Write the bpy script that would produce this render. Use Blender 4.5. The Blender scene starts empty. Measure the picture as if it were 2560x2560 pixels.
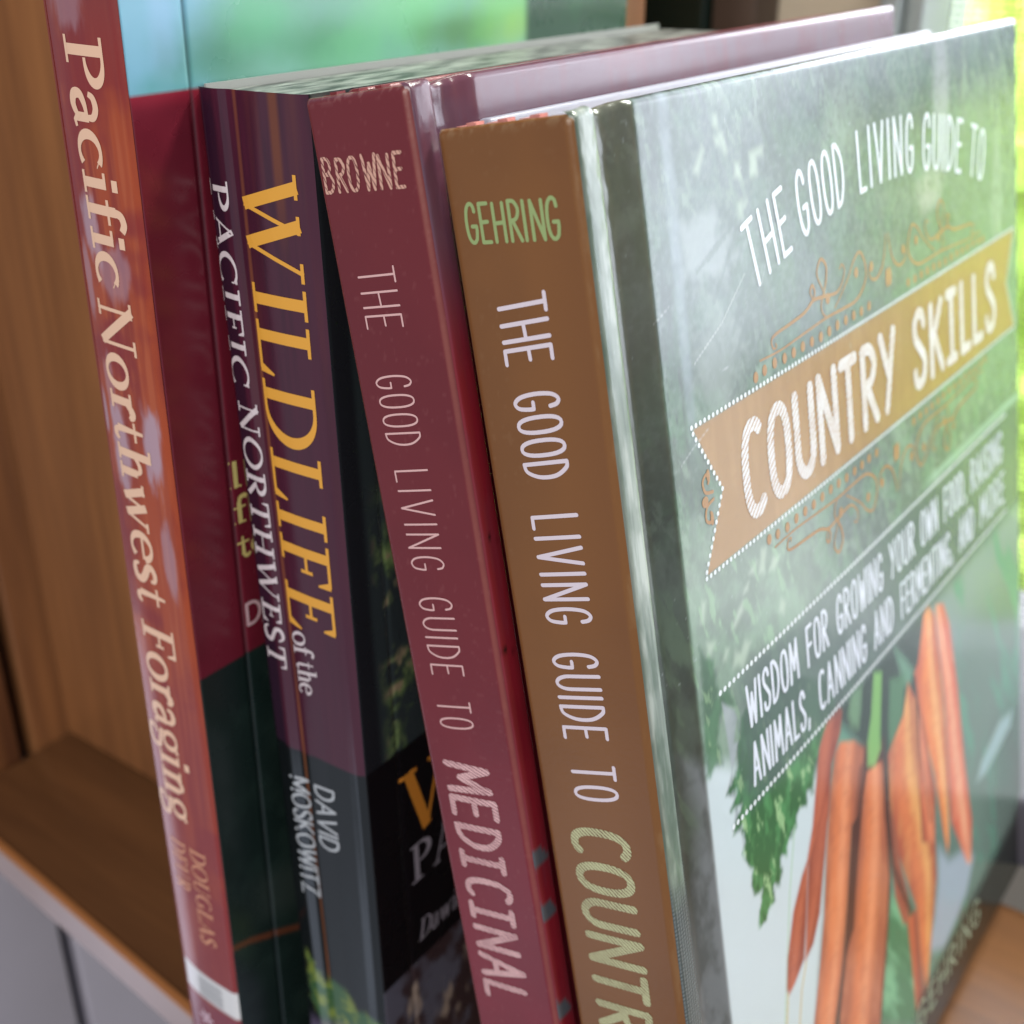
import bpy, math
import numpy as np
from mathutils import Matrix, Vector

sc = bpy.context.scene
col = sc.collection

# ------------------------------------------------------------------ camera
cam_d = bpy.data.cameras.new('camera')
cam = bpy.data.objects.new('camera', cam_d)
col.objects.link(cam)
sc.camera = cam
CAM_ROT = (1.11432, -0.00559, 0.63331)          # pitch, roll, heading (radians)
cam_m = (Matrix.Rotation(CAM_ROT[2], 4, 'Z') @ Matrix.Rotation(CAM_ROT[0], 4, 'X') @ Matrix.Rotation(CAM_ROT[1], 4, 'Y'))
cam_m.translation = Vector((0.16432, -0.11082, 0.25730))
cam.matrix_world = cam_m
cam_d.sensor_width = 36
cam_d.sensor_height = 36
cam_d.lens = 43.03
cam_d.clip_start = 0.005
cam_d.clip_end = 60
cam_d.dof.use_dof = True
cam_d.dof.focus_distance = 0.178
cam_d.dof.aperture_fstop = 18.0

# ------------------------------------------------------------------ world, exposure
world = bpy.data.worlds.new('World')
sc.world = world
world.use_nodes = True
bg = world.node_tree.nodes['Background']
bg.inputs['Color'].default_value = (0.62, 0.68, 0.80, 1)
bg.inputs['Strength'].default_value = 0.47
vs = sc.view_settings
vs.view_transform = 'Standard'
vs.look = 'None'
vs.exposure = 0.0
vs.gamma = 1.0
vs.use_curve_mapping = False
sc.cycles.use_denoising = True
sc.cycles.max_bounces = 8
sc.cycles.sample_clamp_indirect = 6.0

# ------------------------------------------------------------------ lamps
def area(name, loc, target, sx, sy, power, color):
    d = bpy.data.lights.new(name, 'AREA')
    d.shape = 'RECTANGLE'
    d.size, d.size_y = sx, sy
    d.energy = power
    d.color = color
    o = bpy.data.objects.new(name, d)
    col.objects.link(o)
    o.location = loc
    o.rotation_euler = (Vector(target) - Vector(loc)).to_track_quat('-Z', 'Y').to_euler()
    return o
# the sky outside the window behind the books, seen mirrored in the glossy covers
area('window_daylight', (1.03, 0.97, 0.42), (0.10, 0.12, 0.14), 1.00, 0.90, 23.0, (0.84, 0.90, 1.0))
# the dimmer ground outside below it
area('garden_ground_light', (1.08, 1.00, -0.42), (0.10, 0.12, 0.14), 1.00, 0.74, 9.0, (0.90, 0.94, 0.96))
# the brightest part of the sky; it glints on the turned edges of the boards
area('high_daylight', (0.12, 1.94, 0.74), (0.08, 0.10, 0.22), 1.10, 0.50, 26.0, (0.92, 0.95, 1.0))
# unseen fill lamp added in front of the shelf and above the camera
area('room_fill', (0.52, -1.05, 0.78), (0.05, 0.02, 0.12), 0.90, 0.80, 15.0, (1.0, 0.95, 0.88))
# unseen lavender lamp added low on the left for glints on spines and shelf edge
area('low_left_glint', (-0.84, -0.16, -0.58), (0.0, 0.0, 0.10), 0.40, 0.40, 0.75, (0.82, 0.80, 1.0))
# the open sky above the hedge, seen through the window
area('garden_sky', (0.05, 2.00, 0.93), (0.05, 0.10, 0.20), 2.40, 1.30, 42.0, (0.84, 0.90, 1.0))
# another unseen lamp, added low in front for the bluish spine glint
area('low_front_glint', (-0.40, -0.82, -0.78), (0.03, 0.0, 0.10), 0.32, 0.32, 0.20, (0.70, 0.80, 1.0))
# outdoor light on the hedge
area('outdoor_light', (0.38, 0.62, 1.15), (0.46, 1.40, 0.06), 0.9, 0.5, 145.0, (0.98, 1.0, 0.90))

# ------------------------------------------------------------------ helpers
def lin(c):
    """sRGB 0-255 to linear"""
    c = np.asarray(c, float) / 255.0
    return np.where(c <= 0.04045, c / 12.92, ((c + 0.055) / 1.055) ** 2.4)

def tag(o, label=None, cat=None, group=None, kind=None):
    if label: o['label'] = label
    if cat: o['category'] = cat
    if group: o['group'] = group
    if kind: o['kind'] = kind
    return o

def empty(name, loc, rz=0.0, lean=0.0):
    o = bpy.data.objects.new(name, None)
    o.empty_display_size = 0.01
    col.objects.link(o)
    o.matrix_world = Matrix.Translation(loc) @ Matrix.Rotation(rz, 4, 'Z') @ Matrix.Rotation(-lean, 4, 'Y')
    return o

class MB:
    """collects polygons for one mesh object"""
    def __init__(self):
        self.v, self.f, self.n = [], [], 0
    def add(self, verts, faces):
        self.v += [tuple(p) for p in verts]
        self.f += [tuple(i + self.n for i in q) for q in faces]
        self.n = len(self.v)
    def box(self, a, b):
        x0, y0, z0 = a; x1, y1, z1 = b
        self.add([(x0, y0, z0), (x1, y0, z0), (x1, y1, z0), (x0, y1, z0), (x0, y0, z1), (x1, y0, z1), (x1, y1, z1), (x0, y1, z1)],
                 [(0, 3, 2, 1), (4, 5, 6, 7), (0, 1, 5, 4), (1, 2, 6, 5), (2, 3, 7, 6), (3, 0, 4, 7)])
    def build(self, name, mat, parent=None, bevel=0, smooth=False, uv=None):
        me = bpy.data.meshes.new(name)
        me.from_pydata(self.v, [], self.f)
        me.update()
        o = bpy.data.objects.new(name, me)
        col.objects.link(o)
        me.materials.append(mat)
        if parent: o.parent = parent
        if bevel:
            m = o.modifiers.new('bevel', 'BEVEL'); m.width = bevel; m.segments = 3; m.limit_method = 'ANGLE'
            smooth = True
        if smooth:
            me.polygons.foreach_set('use_smooth', [True] * len(me.polygons))
        if uv is not None:
            l = me.uv_layers.new(name='UVMap')
            vi = np.zeros(len(me.loops), int); me.loops.foreach_get('vertex_index', vi)
            l.data.foreach_set('uv', np.asarray(uv, float)[vi].ravel())
        return o

# ------------------------------------------------------------------ materials
def new_mat(name):
    m = bpy.data.materials.new(name)
    m.use_nodes = True
    nt = m.node_tree
    return m, nt, nt.nodes['Principled BSDF']

def rgba(c, srgb=True):
    l = lin(c) if srgb else c
    return (float(l[0]), float(l[1]), float(l[2]), 1.0)

def add_bump(nt, p, scale, strength, dist=0.0002, detail=2.0, stretch=None):
    tc = nt.nodes.new('ShaderNodeTexCoord')
    mp = nt.nodes.new('ShaderNodeMapping')
    if stretch: mp.inputs['Scale'].default_value = stretch
    n = nt.nodes.new('ShaderNodeTexNoise'); n.inputs['Scale'].default_value = scale; n.inputs['Detail'].default_value = detail
    b = nt.nodes.new('ShaderNodeBump'); b.inputs['Strength'].default_value = strength; b.inputs['Distance'].default_value = dist
    nt.links.new(tc.outputs['Object'], mp.inputs['Vector']); nt.links.new(mp.outputs[0], n.inputs['Vector'])
    nt.links.new(n.outputs['Fac'], b.inputs['Height']); nt.links.new(b.outputs[0], p.inputs['Normal'])
    return n

def plain(name, c, rough=0.4, spec=0.5, bump=None, var=0.0, var_scale=60.0):
    m, nt, p = new_mat(name)
    p.inputs['Base Color'].default_value = rgba(c)
    p.inputs['Roughness'].default_value = rough
    p.inputs['Specular IOR Level'].default_value = spec
    if var:
        tc = nt.nodes.new('ShaderNodeTexCoord')
        n = nt.nodes.new('ShaderNodeTexNoise'); n.inputs['Scale'].default_value = var_scale; n.inputs['Detail'].default_value = 5
        r = nt.nodes.new('ShaderNodeMix'); r.data_type = 'RGBA'
        l = lin(c)
        r.inputs['A'].default_value = (*[float(x * (1 - var)) for x in l], 1); r.inputs['B'].default_value = (*[float(min(1, x * (1 + var))) for x in l], 1)
        nt.links.new(tc.outputs['Object'], n.inputs['Vector']); nt.links.new(n.outputs['Fac'], r.inputs['Factor']); nt.links.new(r.outputs['Result'], p.inputs['Base Color'])
    if bump: add_bump(nt, p, *bump)
    return m

def printed(name, rough=0.28, spec=0.5, coat=0.0, bump=(900, 0.12)):
    """laminated printed board or paper: the print is a colour attribute of the mesh"""
    m, nt, p = new_mat(name)
    a = nt.nodes.new('ShaderNodeAttribute'); a.attribute_name = 'print'
    nt.links.new(a.outputs['Color'], p.inputs['Base Color'])
    p.inputs['Specular IOR Level'].default_value = spec
    p.inputs['IOR'].default_value = 1.55
    p.inputs['Coat Weight'].default_value = coat
    p.inputs['Coat Roughness'].default_value = rough * 0.6
    tc = nt.nodes.new('ShaderNodeTexCoord')
    n = nt.nodes.new('ShaderNodeTexNoise'); n.inputs['Scale'].default_value = 45; n.inputs['Detail'].default_value = 6
    mr = nt.nodes.new('ShaderNodeMapRange'); mr.inputs['To Min'].default_value = rough * 0.75; mr.inputs['To Max'].default_value = rough * 1.3
    nt.links.new(tc.outputs['Object'], n.inputs['Vector']); nt.links.new(n.outputs['Fac'], mr.inputs['Value']); nt.links.new(mr.outputs[0], p.inputs['Roughness'])
    add_bump(nt, p, bump[0], bump[1], 0.00008)
    return m

def hatched(name, ink, ground, period, angle, duty, rough=0.3):
    """letters shaded with fine pen hatching"""
    m, nt, p = new_mat(name)
    uv = nt.nodes.new('ShaderNodeUVMap'); uv.uv_map = 'UVMap'
    sp = nt.nodes.new('ShaderNodeSeparateXYZ'); nt.links.new(uv.outputs[0], sp.inputs[0])
    def math_(op, a, b):
        n = nt.nodes.new('ShaderNodeMath'); n.operation = op
        for i, s in enumerate((a, b)):
            if hasattr(s, 'links'): nt.links.new(s, n.inputs[i])
            elif s is not None: n.inputs[i].default_value = s
        return n.outputs[0]
    noi = nt.nodes.new('ShaderNodeTexNoise'); noi.inputs['Scale'].default_value = 0.9; nt.links.new(uv.outputs[0], noi.inputs['Vector'])
    t = math_('ADD', math_('MULTIPLY', sp.outputs[0], math.cos(angle) / period), math_('MULTIPLY', sp.outputs[1], math.sin(angle) / period))
    t = math_('ADD', t, math_('MULTIPLY', noi.outputs['Fac'], 0.6))
    s = math_('FRACT', t, None)
    noi2 = nt.nodes.new('ShaderNodeTexNoise'); noi2.inputs['Scale'].default_value = 0.22; nt.links.new(uv.outputs[0], noi2.inputs['Vector'])
    d = math_('ADD', duty - 0.35, math_('MULTIPLY', noi2.outputs['Fac'], 0.7))
    f = math_('LESS_THAN', s, d)
    mx = nt.nodes.new('ShaderNodeMix'); mx.data_type = 'RGBA'
    mx.inputs['A'].default_value = rgba(ground); mx.inputs['B'].default_value = rgba(ink)
    nt.links.new(f, mx.inputs['Factor']); nt.links.new(mx.outputs['Result'], p.inputs['Base Color'])
    p.inputs['Roughness'].default_value = rough
    return m

def wood(name, c1, c2, rough, axis='Z', scale=1.0, spec=0.5, coat=0.0):
    m, nt, p = new_mat(name)
    tc = nt.nodes.new('ShaderNodeTexCoord')
    mp = nt.nodes.new('ShaderNodeMapping')
    s = {'X': (3, 40, 40), 'Y': (40, 3, 40), 'Z': (40, 40, 3)}[axis]
    mp.inputs['Scale'].default_value = [q * scale for q in s]
    n = nt.nodes.new('ShaderNodeTexNoise'); n.inputs['Scale'].default_value = 1.0; n.inputs['Detail'].default_value = 6; n.inputs['Roughness'].default_value = 0.6
    n2 = nt.nodes.new('ShaderNodeTexNoise'); n2.inputs['Scale'].default_value = 9.0; n2.inputs['Detail'].default_value = 3
    nt.links.new(tc.outputs['Object'], mp.inputs['Vector']); nt.links.new(mp.outputs[0], n.inputs['Vector']); nt.links.new(mp.outputs[0], n2.inputs['Vector'])
    ad = nt.nodes.new('ShaderNodeMath'); ad.operation = 'MULTIPLY_ADD'; ad.inputs[1].default_value = 0.3
    nt.links.new(n2.outputs['Fac'], ad.inputs[0]); nt.links.new(n.outputs['Fac'], ad.inputs[2])
    mr = nt.nodes.new('ShaderNodeMapRange'); mr.inputs['From Min'].default_value = 0.42; mr.inputs['From Max'].default_value = 0.88
    nt.links.new(ad.outputs[0], mr.inputs['Value'])
    mx = nt.nodes.new('ShaderNodeMix'); mx.data_type = 'RGBA'
    mx.inputs['A'].default_value = rgba(c1); mx.inputs['B'].default_value = rgba(c2)
    nt.links.new(mr.outputs[0], mx.inputs['Factor']); nt.links.new(mx.outputs['Result'], p.inputs['Base Color'])
    p.inputs['Roughness'].default_value = rough; p.inputs['Specular IOR Level'].default_value = spec
    p.inputs['Coat Weight'].default_value = coat; p.inputs['Coat Roughness'].default_value = 0.18
    b = nt.nodes.new('ShaderNodeBump'); b.inputs['Strength'].default_value = 0.15; b.inputs['Distance'].default_value = 0.0003
    nt.links.new(n2.outputs['Fac'], b.inputs['Height']); nt.links.new(b.outputs[0], p.inputs['Normal'])
    return m

def paper_edge(name, c, period=0.00035, axis=0, low=0.45):
    """the cut edge of a page block: fine leaves"""
    m, nt, p = new_mat(name)
    tc = nt.nodes.new('ShaderNodeTexCoord'); sp = nt.nodes.new('ShaderNodeSeparateXYZ')
    nt.links.new(tc.outputs['Object'], sp.inputs[0])
    cb = nt.nodes.new('ShaderNodeCombineXYZ')
    mu = nt.nodes.new('ShaderNodeMath'); mu.operation = 'MULTIPLY'; mu.inputs[1].default_value = 1 / period
    nt.links.new(sp.outputs[axis], mu.inputs[0]); nt.links.new(mu.outputs[0], cb.inputs[0])
    m2 = nt.nodes.new('ShaderNodeMath'); m2.operation = 'MULTIPLY'; m2.inputs[1].default_value = 130
    nt.links.new(sp.outputs[1], m2.inputs[0]); nt.links.new(m2.outputs[0], cb.inputs[1])
    n = nt.nodes.new('ShaderNodeTexNoise'); n.inputs['Scale'].default_value = 0.8; n.inputs['Detail'].default_value = 3
    nt.links.new(cb.outputs[0], n.inputs['Vector'])
    l = lin(c)
    mx = nt.nodes.new('ShaderNodeMix'); mx.data_type = 'RGBA'
    mx.inputs['A'].default_value = (*[float(x * low) for x in l], 1); mx.inputs['B'].default_value = (*[float(x) for x in l], 1)
    mr = nt.nodes.new('ShaderNodeMapRange'); mr.inputs['From Min'].default_value = 0.36; mr.inputs['From Max'].default_value = 0.64
    nt.links.new(n.outputs['Fac'], mr.inputs['Value']); nt.links.new(mr.outputs[0], mx.inputs['Factor']); nt.links.new(mx.outputs['Result'], p.inputs['Base Color'])
    p.inputs['Roughness'].default_value = 0.45
    return m

# ------------------------------------------------------------------ pictures as functions of millimetres
def _hash(i, j, seed):
    h = (i.astype(np.int64) * 374761393 + j.astype(np.int64) * 668265263 + seed * 1442695041) & 0xffffffff
    h = ((h ^ (h >> 13)) * 1274126177) & 0xffffffff
    return ((h ^ (h >> 16)) & 0xffff) / 65535.0
def vnoise(u, v, seed=0):
    i, j = np.floor(u), np.floor(v)
    a, b = u - i, v - j
    a = a * a * (3 - 2 * a); b = b * b * (3 - 2 * b)
    return ((_hash(i, j, seed) * (1 - a) + _hash(i + 1, j, seed) * a) * (1 - b) + (_hash(i, j + 1, seed) * (1 - a) + _hash(i + 1, j + 1, seed) * a) * b)
def fbm(u, v, size, seed=0, octs=4):
    t = 0; w = 1; s = 0
    for o in range(octs):
        t = t + w * vnoise(u / size * 2 ** o, v / size * 2 ** o, seed + o * 17); s += w; w *= 0.55
    return t / s
def sstep(a, b, x):
    t = np.clip((x - a) / (b - a), 0, 1)
    return t * t * (3 - 2 * t)
def sdist(u, v, poly):
    """signed distance to a polygon (positive inside)"""
    P = np.asarray(poly, float); Q = np.roll(P, -1, 0)
    d = np.full(u.shape, 1e9); ins = np.zeros(u.shape, bool)
    for (x0, y0), (x1, y1) in zip(P, Q):
        ex, ey = x1 - x0, y1 - y0
        t = np.clip(((u - x0) * ex + (v - y0) * ey) / (ex * ex + ey * ey + 1e-9), 0, 1)
        d = np.minimum(d, np.hypot(u - x0 - t * ex, v - y0 - t * ey))
        c = ((y0 > v) != (y1 > v))
        ins ^= c & (u < (x1 - x0) * (v - y0) / (y1 - y0 + 1e-12) + x0)
    return np.where(ins, d, -d)
def lay(img, m, c):
    c = lin(c) if not hasattr(c, 'shape') or c.ndim == 1 else c
    return img * (1 - m[..., None]) + c * m[..., None]
def pline(u, v, pts):
    d = np.full(u.shape, 1e9)
    for (x0, y0), (x1, y1) in zip(pts[:-1], pts[1:]):
        ex, ey = x1 - x0, y1 - y0
        t = np.clip(((u - x0) * ex + (v - y0) * ey) / (ex * ex + ey * ey + 1e-9), 0, 1)
        d = np.minimum(d, np.hypot(u - x0 - t * ex, v - y0 - t * ey))
    return d

def sheet(name, mat, parent, us, vs_, surf, paint, smooth=True):
    """a printed sheet: grid over us x vs_ (mm), placed by surf(u, v) and coloured by paint(u, v)"""
    U, V = np.meshgrid(us, vs_)
    X = surf(U, V)
    nu, nv = len(us), len(vs_)
    co = np.stack(X, -1).reshape(-1, 3) / 1000.0
    idx = np.arange(nu * nv).reshape(nv, nu)
    f = np.stack([idx[:-1, :-1], idx[:-1, 1:], idx[1:, 1:], idx[1:, :-1]], -1).reshape(-1, 4)
    me = bpy.data.meshes.new(name)
    me.vertices.add(len(co)); me.vertices.foreach_set('co', co.ravel().astype(np.float32))
    me.loops.add(f.size); me.loops.foreach_set('vertex_index', f.ravel().astype(np.int32))
    me.polygons.add(len(f)); me.polygons.foreach_set('loop_start', np.arange(0, f.size, 4, dtype=np.int32))
    me.update(calc_edges=True)
    me.polygons.foreach_set('use_smooth', np.ones(len(f), bool) if smooth else np.zeros(len(f), bool))
    c = np.clip(paint(U, V), 0, 1).reshape(-1, 3)
    at = me.color_attributes.new('print', 'FLOAT_COLOR', 'POINT')
    at.data.foreach_set('color', np.concatenate([c, np.ones((len(c), 1))], 1).ravel().astype(np.float32))
    me.validate()
    o = bpy.data.objects.new(name, me)
    col.objects.link(o)
    me.materials.append(mat)
    o.parent = parent
    return o

# ------------------------------------------------------------------ lettering
def arc(cx, cy, rx, ry, a0, a1, n=18, e=1.0):
    out = []
    for i in range(n + 1):
        a = math.radians(a0 + (a1 - a0) * i / n)
        c, s = math.cos(a), math.sin(a)
        out.append((cx + rx * math.copysign(abs(c) ** e, c), cy + ry * math.copysign(abs(s) ** e, s)))
    return out
def crom(pts, n=8):
    P = [pts[0]] + list(pts) + [pts[-1]]
    out = []
    for i in range(1, len(P) - 2):
        p0, p1, p2, p3 = [np.array(q, float) for q in P[i - 1:i + 3]]
        for k in range(n):
            t = k / n
            out.append(tuple(0.5 * (2 * p1 + (p2 - p0) * t + (2 * p0 - 5 * p1 + 4 * p2 - p3) * t * t + (3 * p1 - p0 - 3 * p2 + p3) * t ** 3)))
    out.append(tuple(pts[-1]))
    return out
# hand-drawn narrow capitals: (advance, list of strokes); height 1
HW = 0.36
HAND = {
 'A': (0.42, [[(0, 0), (.2, 1)], [(.2, 1), (.4, 0)], [(.08, .33), (.33, .36)]]),
 'B': (0.36, [[(0, 0), (0, 1)], crom([(0, 1), (.2, .98), (.3, .8), (.22, .58), (.02, .52)]), crom([(.02, .52), (.26, .5), (.36, .26), (.24, .02), (0, 0)])]),
 'C': (0.34, [arc(.19, .5, .19, .5, 55, 305, 22, .8)]),
 'D': (0.36, [[(0, 0), (0, 1)], crom([(0, 1), (.16, .97), (.34, .72), (.35, .35), (.2, .06), (0, 0)])]),
 'E': (0.30, [[(0, 0), (0, 1)], [(0, 1), (.29, 1)], [(0, .52), (.25, .53)], [(0, 0), (.3, 0)]]),
 'F': (0.30, [[(0, 0), (0, 1)], [(0, 1), (.3, 1)], [(0, .5), (.25, .52)]]),
 'G': (0.37, [crom([(.34, .8), (.3, .95), (.18, 1), (.05, .85), (.0, .5), (.04, .15), (.17, 0), (.31, .08), (.36, .3), (.36, .42)]), [(.36, .42), (.2, .42)]]),
 'H': (0.36, [[(0, 0), (0, 1)], [(.36, 0), (.36, 1)], [(0, .48), (.36, .5)]]),
 'I': (0.02, [[(0, 0), (0, 1)]]),
 'K': (0.36, [[(0, 0), (0, 1)], [(.34, 1), (.03, .45)], [(.1, .56), (.36, 0)]]),
 'L': (0.28, [[(0, 1), (0, 0)], [(0, 0), (.28, 0)]]),
 'M': (0.48, [[(0, 0), (.05, 1)], [(.05, 1), (.24, .3)], [(.24, .3), (.43, 1)], [(.43, 1), (.48, 0)]]),
 'N': (0.38, [[(0, 0), (0, 1)], [(0, 1), (.38, 0)], [(.38, 0), (.38, 1)]]),
 'O': (0.38, [arc(.19, .5, .19, .5, 90, 450, 26, .82)]),
 'P': (0.33, [[(0, 0), (0, 1)], crom([(0, 1), (.2, .98), (.33, .78), (.24, .54), (.02, .48)])]),
 'R': (0.35, [[(0, 0), (0, 1)], crom([(0, 1), (.2, .98), (.32, .78), (.23, .56), (.03, .5)]), [(.1, .5), (.35, 0)]]),
 'S': (0.33, [crom([(.31, .82), (.25, .97), (.13, 1), (.02, .86), (.05, .66), (.2, .48), (.32, .3), (.28, .08), (.15, 0), (.04, .05), (0, .2)])]),
 'T': (0.36, [[(.18, 0), (.18, 1)], [(0, 1), (.36, 1)]]),
 'U': (0.36, [[(0, 1), (0, .3)] + arc(.18, .3, .18, .3, 180, 360, 12)[1:] + [(.36, 1)]]),
 'V': (0.40, [[(0, 1), (.2, 0)], [(.2, 0), (.4, 1)]]),
 'W': (0.52, [[(0, 1), (.13, 0)], [(.13, 0), (.26, .75)], [(.26, .75), (.39, 0)], [(.39, 0), (.52, 1)]]),
 'Y': (0.38, [[(0, 1), (.19, .5)], [(.38, 1), (.12, 0)]]),
 ',': (0.06, [[(.05, .1), (0, -.14)]]),
}
HAND_I = (0.30, [[(.15, 0), (.15, 1)], [(.02, 1), (.28, 1)], [(.02, 0), (.28, 0)]])   # the serifed I of the display words

# old-style roman: strokes carry their own widths
def w_(pts, a, b=None):
    b = a if b is None else b
    n = len(pts)
    return (pts, [a + (b - a) * i / max(1, n - 1) for i in range(n)])
def bowl(cx, cy, rx, ry, a0, a1, thick, thin, n=22):
    pts = arc(cx, cy, rx, ry, a0, a1, n)
    ws = [thin + (thick - thin) * abs(math.cos(math.radians(a0 + (a1 - a0) * i / n))) ** 1.5 for i in range(n + 1)]
    return (pts, ws)
def vary(pts, lo, hi, n=8):
    q = crom(pts, n)
    return (q, [lo + (hi - lo) * math.sin(math.pi * i / (len(q) - 1)) for i in range(len(q))])
def roman(T, t):
    """T stem thickness, t hairline"""
    S = lambda x, y, w: w_([(x - w, y), (x + w, y)], t)
    stem = lambda x, y0, y1: w_([(x, y0), (x, y1)], T)
    h = t / 2
    g = {}
    g['I'] = (.34, [stem(.17, 0, 1), S(.17, h, .17), S(.17, 1 - h, .17)])
    g['L'] = (.62, [stem(.17, 0, 1), S(.17, 1 - h, .17), w_([(0, h), (.58, h)], t), w_([(.56, .02), (.63, .27)], T * .8, t * .6)])
    g['F'] = (.58, [stem(.17, 0, 1), S(.17, h, .17), w_([(0, 1 - h), (.55, 1 - h)], t), w_([(.53, .98), (.57, .74)], T * .8, t * .6), w_([(.17, .52), (.44, .52)], t), w_([(.43, .64), (.43, .4)], t)])
    g['E'] = (.62, [stem(.17, 0, 1), w_([(0, 1 - h), (.54, 1 - h)], t), w_([(.52, .98), (.55, .76)], T * .8, t * .6), w_([(.17, .52), (.42, .52)], t), w_([(.41, .64), (.41, .4)], t), w_([(0, h), (.58, h)], t), w_([(.56, .02), (.64, .27)], T * .8, t * .6)])
    g['D'] = (.78, [stem(.17, 0, 1), w_([(0, 1 - h), (.34, 1 - h)], t), w_([(0, h), (.34, h)], t), bowl(.32, .5, .4, .5 - h, 90, -90, T * 1.05, t)])
    g['W'] = (1.12, [w_([(.1, 1), (.34, 0)], T), w_([(.34, 0), (.58, .98)], t), w_([(.5, 1), (.76, 0)], T), w_([(.76, 0), (1.02, 1)], t), S(.1, 1 - h, .13), S(1.01, 1 - h, .11), S(.5, 1 - h, .1)])
    g['P'] = (.58, [stem(.17, 0, 1), S(.17, h, .17), w_([(0, 1 - h), (.3, 1 - h)], t), bowl(.28, .74, .28, .26 - h, 90, -95, T, t)])
    g['R'] = (.7, [stem(.17, 0, 1), S(.17, h, .16), w_([(0, 1 - h), (.3, 1 - h)], t), bowl(.28, .75, .26, .25 - h, 90, -95, T, t), w_([(.32, .5), (.64, .02)], T * .9, T)])
    g['A'] = (.74, [w_([(.08, 0), (.38, 1)], t), w_([(.36, 1), (.66, 0)], T), w_([(.17, .33), (.54, .33)], t), S(.08, h, .1), S(.66, h, .13)])
    g['C'] = (.66, [bowl(.38, .5, .36, .5 - h, 50, 312, T, t), w_([(.61, .97), (.61, .68)], T * .55, t * .6)])
    g['N'] = (.8, [w_([(.14, 0), (.14, 1)], t), w_([(.1, 1), (.66, 0)], T), w_([(.67, 0), (.67, 1)], t), S(.14, h, .12), S(.1, 1 - h, .12), S(.67, 1 - h, .12)])
    g['O'] = (.8, [bowl(.4, .5, .36, .5 - h, 90, 450, T, t, 32)])
    g['T'] = (.66, [stem(.33, 0, 1), S(.33, h, .15), w_([(.02, 1 - h), (.64, 1 - h)], t), w_([(.05, .98), (.02, .74)], T * .7, t * .6), w_([(.61, .98), (.64, .74)], T * .7, t * .6)])
    g['H'] = (.8, [stem(.16, 0, 1), stem(.64, 0, 1), w_([(.16, .52), (.64, .52)], t), S(.16, h, .15), S(.16, 1 - h, .15), S(.64, h, .15), S(.64, 1 - h, .15)])
    g['S'] = (.5, [vary([(.42, .78), (.34, .96), (.2, .98), (.07, .86), (.1, .66), (.28, .5), (.44, .34), (.42, .12), (.26, .02), (.12, .05), (.05, .24)], t, T)])
    x = .64
    g['a'] = (.5, [w_([(.37, .08), (.37, .42)], T * .9), vary([(.07, .48), (.12, .6), (.25, x), (.36, .55), (.37, .4)], t * 1.3, T * .8), vary([(.36, .38), (.2, .34), (.08, .24), (.09, .08), (.2, .02), (.31, .08), (.37, .18)], t, T), w_([(.37, .1), (.42, .02), (.5, .05)], T * .7, t)])
    g['c'] = (.46, [bowl(.26, .32, .23, .3, 50, 310, T, t * 1.2), w_([(.41, .52), (.4, .5)], T, T)])
    g['i'] = (.3, [w_([(.15, 0), (.15, x)], T), S(.15, h, .15), w_([(.02, .58), (.16, x - .02)], t, t), (arc(.15, .86, .001, .001, 0, 10, 1), [T * 1.15, T * 1.15])]) if False else \
             (.3, [w_([(.15, 0), (.15, x)], T), S(.15, h, .15), w_([(.0, x - h), (.15, x - h)], t), w_([(.15, .8), (.15, .95)], T * 1.15)])
    g['f'] = (.36, [w_([(.15, 0), (.15, .82)], T), vary([(.15, .8), (.19, .95), (.3, 1), (.4, .93)], T * .8, T * .9), S(.15, h, .16), w_([(.0, x - h), (.34, x - h)], t)])
    g['o'] = (.54, [bowl(.27, .32, .23, .31, 90, 450, T, t * 1.2, 26)])
    g['r'] = (.42, [w_([(.15, 0), (.15, x)], T), S(.15, h, .15), w_([(.0, x - h), (.15, x - h)], t), vary([(.17, .45), (.26, .6), (.36, .62), (.42, .52)], t, T * 1.1)])
    g['t'] = (.36, [w_([(.15, .1), (.15, .86)], T * .95, t), w_([(.0, x - h), (.33, x - h)], t), vary([(.15, .14), (.2, .03), (.28, .02), (.35, .1)], t, T * .8)])
    g['h'] = (.62, [w_([(.15, 0), (.15, 1)], T), S(.15, h, .14), w_([(.0, 1 - h), (.15, 1 - h)], t), vary([(.17, .46), (.28, .6), (.4, .62), (.47, .5)], t, T * .7), w_([(.47, 0), (.47, .52)], T), S(.47, h, .14)])
    g['n'] = (.62, [w_([(.15, 0), (.15, x)], T), S(.15, h, .14), w_([(.0, x - h), (.15, x - h)], t), vary([(.17, .46), (.28, .6), (.4, .62), (.47, .5)], t, T * .7), w_([(.47, 0), (.47, .52)], T), S(.47, h, .14)])
    g['w'] = (.82, [w_([(.08, x), (.26, 0)], T), w_([(.26, 0), (.42, x)], t), w_([(.38, x), (.56, 0)], T), w_([(.56, 0), (.74, x)], t), S(.08, x - h, .1), S(.74, x - h, .09)])
    g['e'] = (.5, [bowl(.27, .32, .23, .31, 12, 318, T, t * 1.2), w_([(.06, .36), (.49, .36)], t)])
    g['s'] = (.4, [vary([(.33, .48), (.3, .6), (.18, .63), (.07, .54), (.1, .42), (.24, .32), (.34, .2), (.31, .06), (.18, .01), (.08, .04), (.04, .17)], t, T * 1.05)])
    g['g'] = (.5, [bowl(.24, .43, .18, .2, 90, 450, T * .85, t, 22), w_([(.38, .58), (.5, .62)], t, T * .6), vary([(.12, .27), (.08, .16), (.3, .1), (.46, .02), (.44, -.2), (.24, -.28), (.06, -.22), (.06, -.08), (.16, .04)], t * 1.2, T * .8)])
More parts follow.
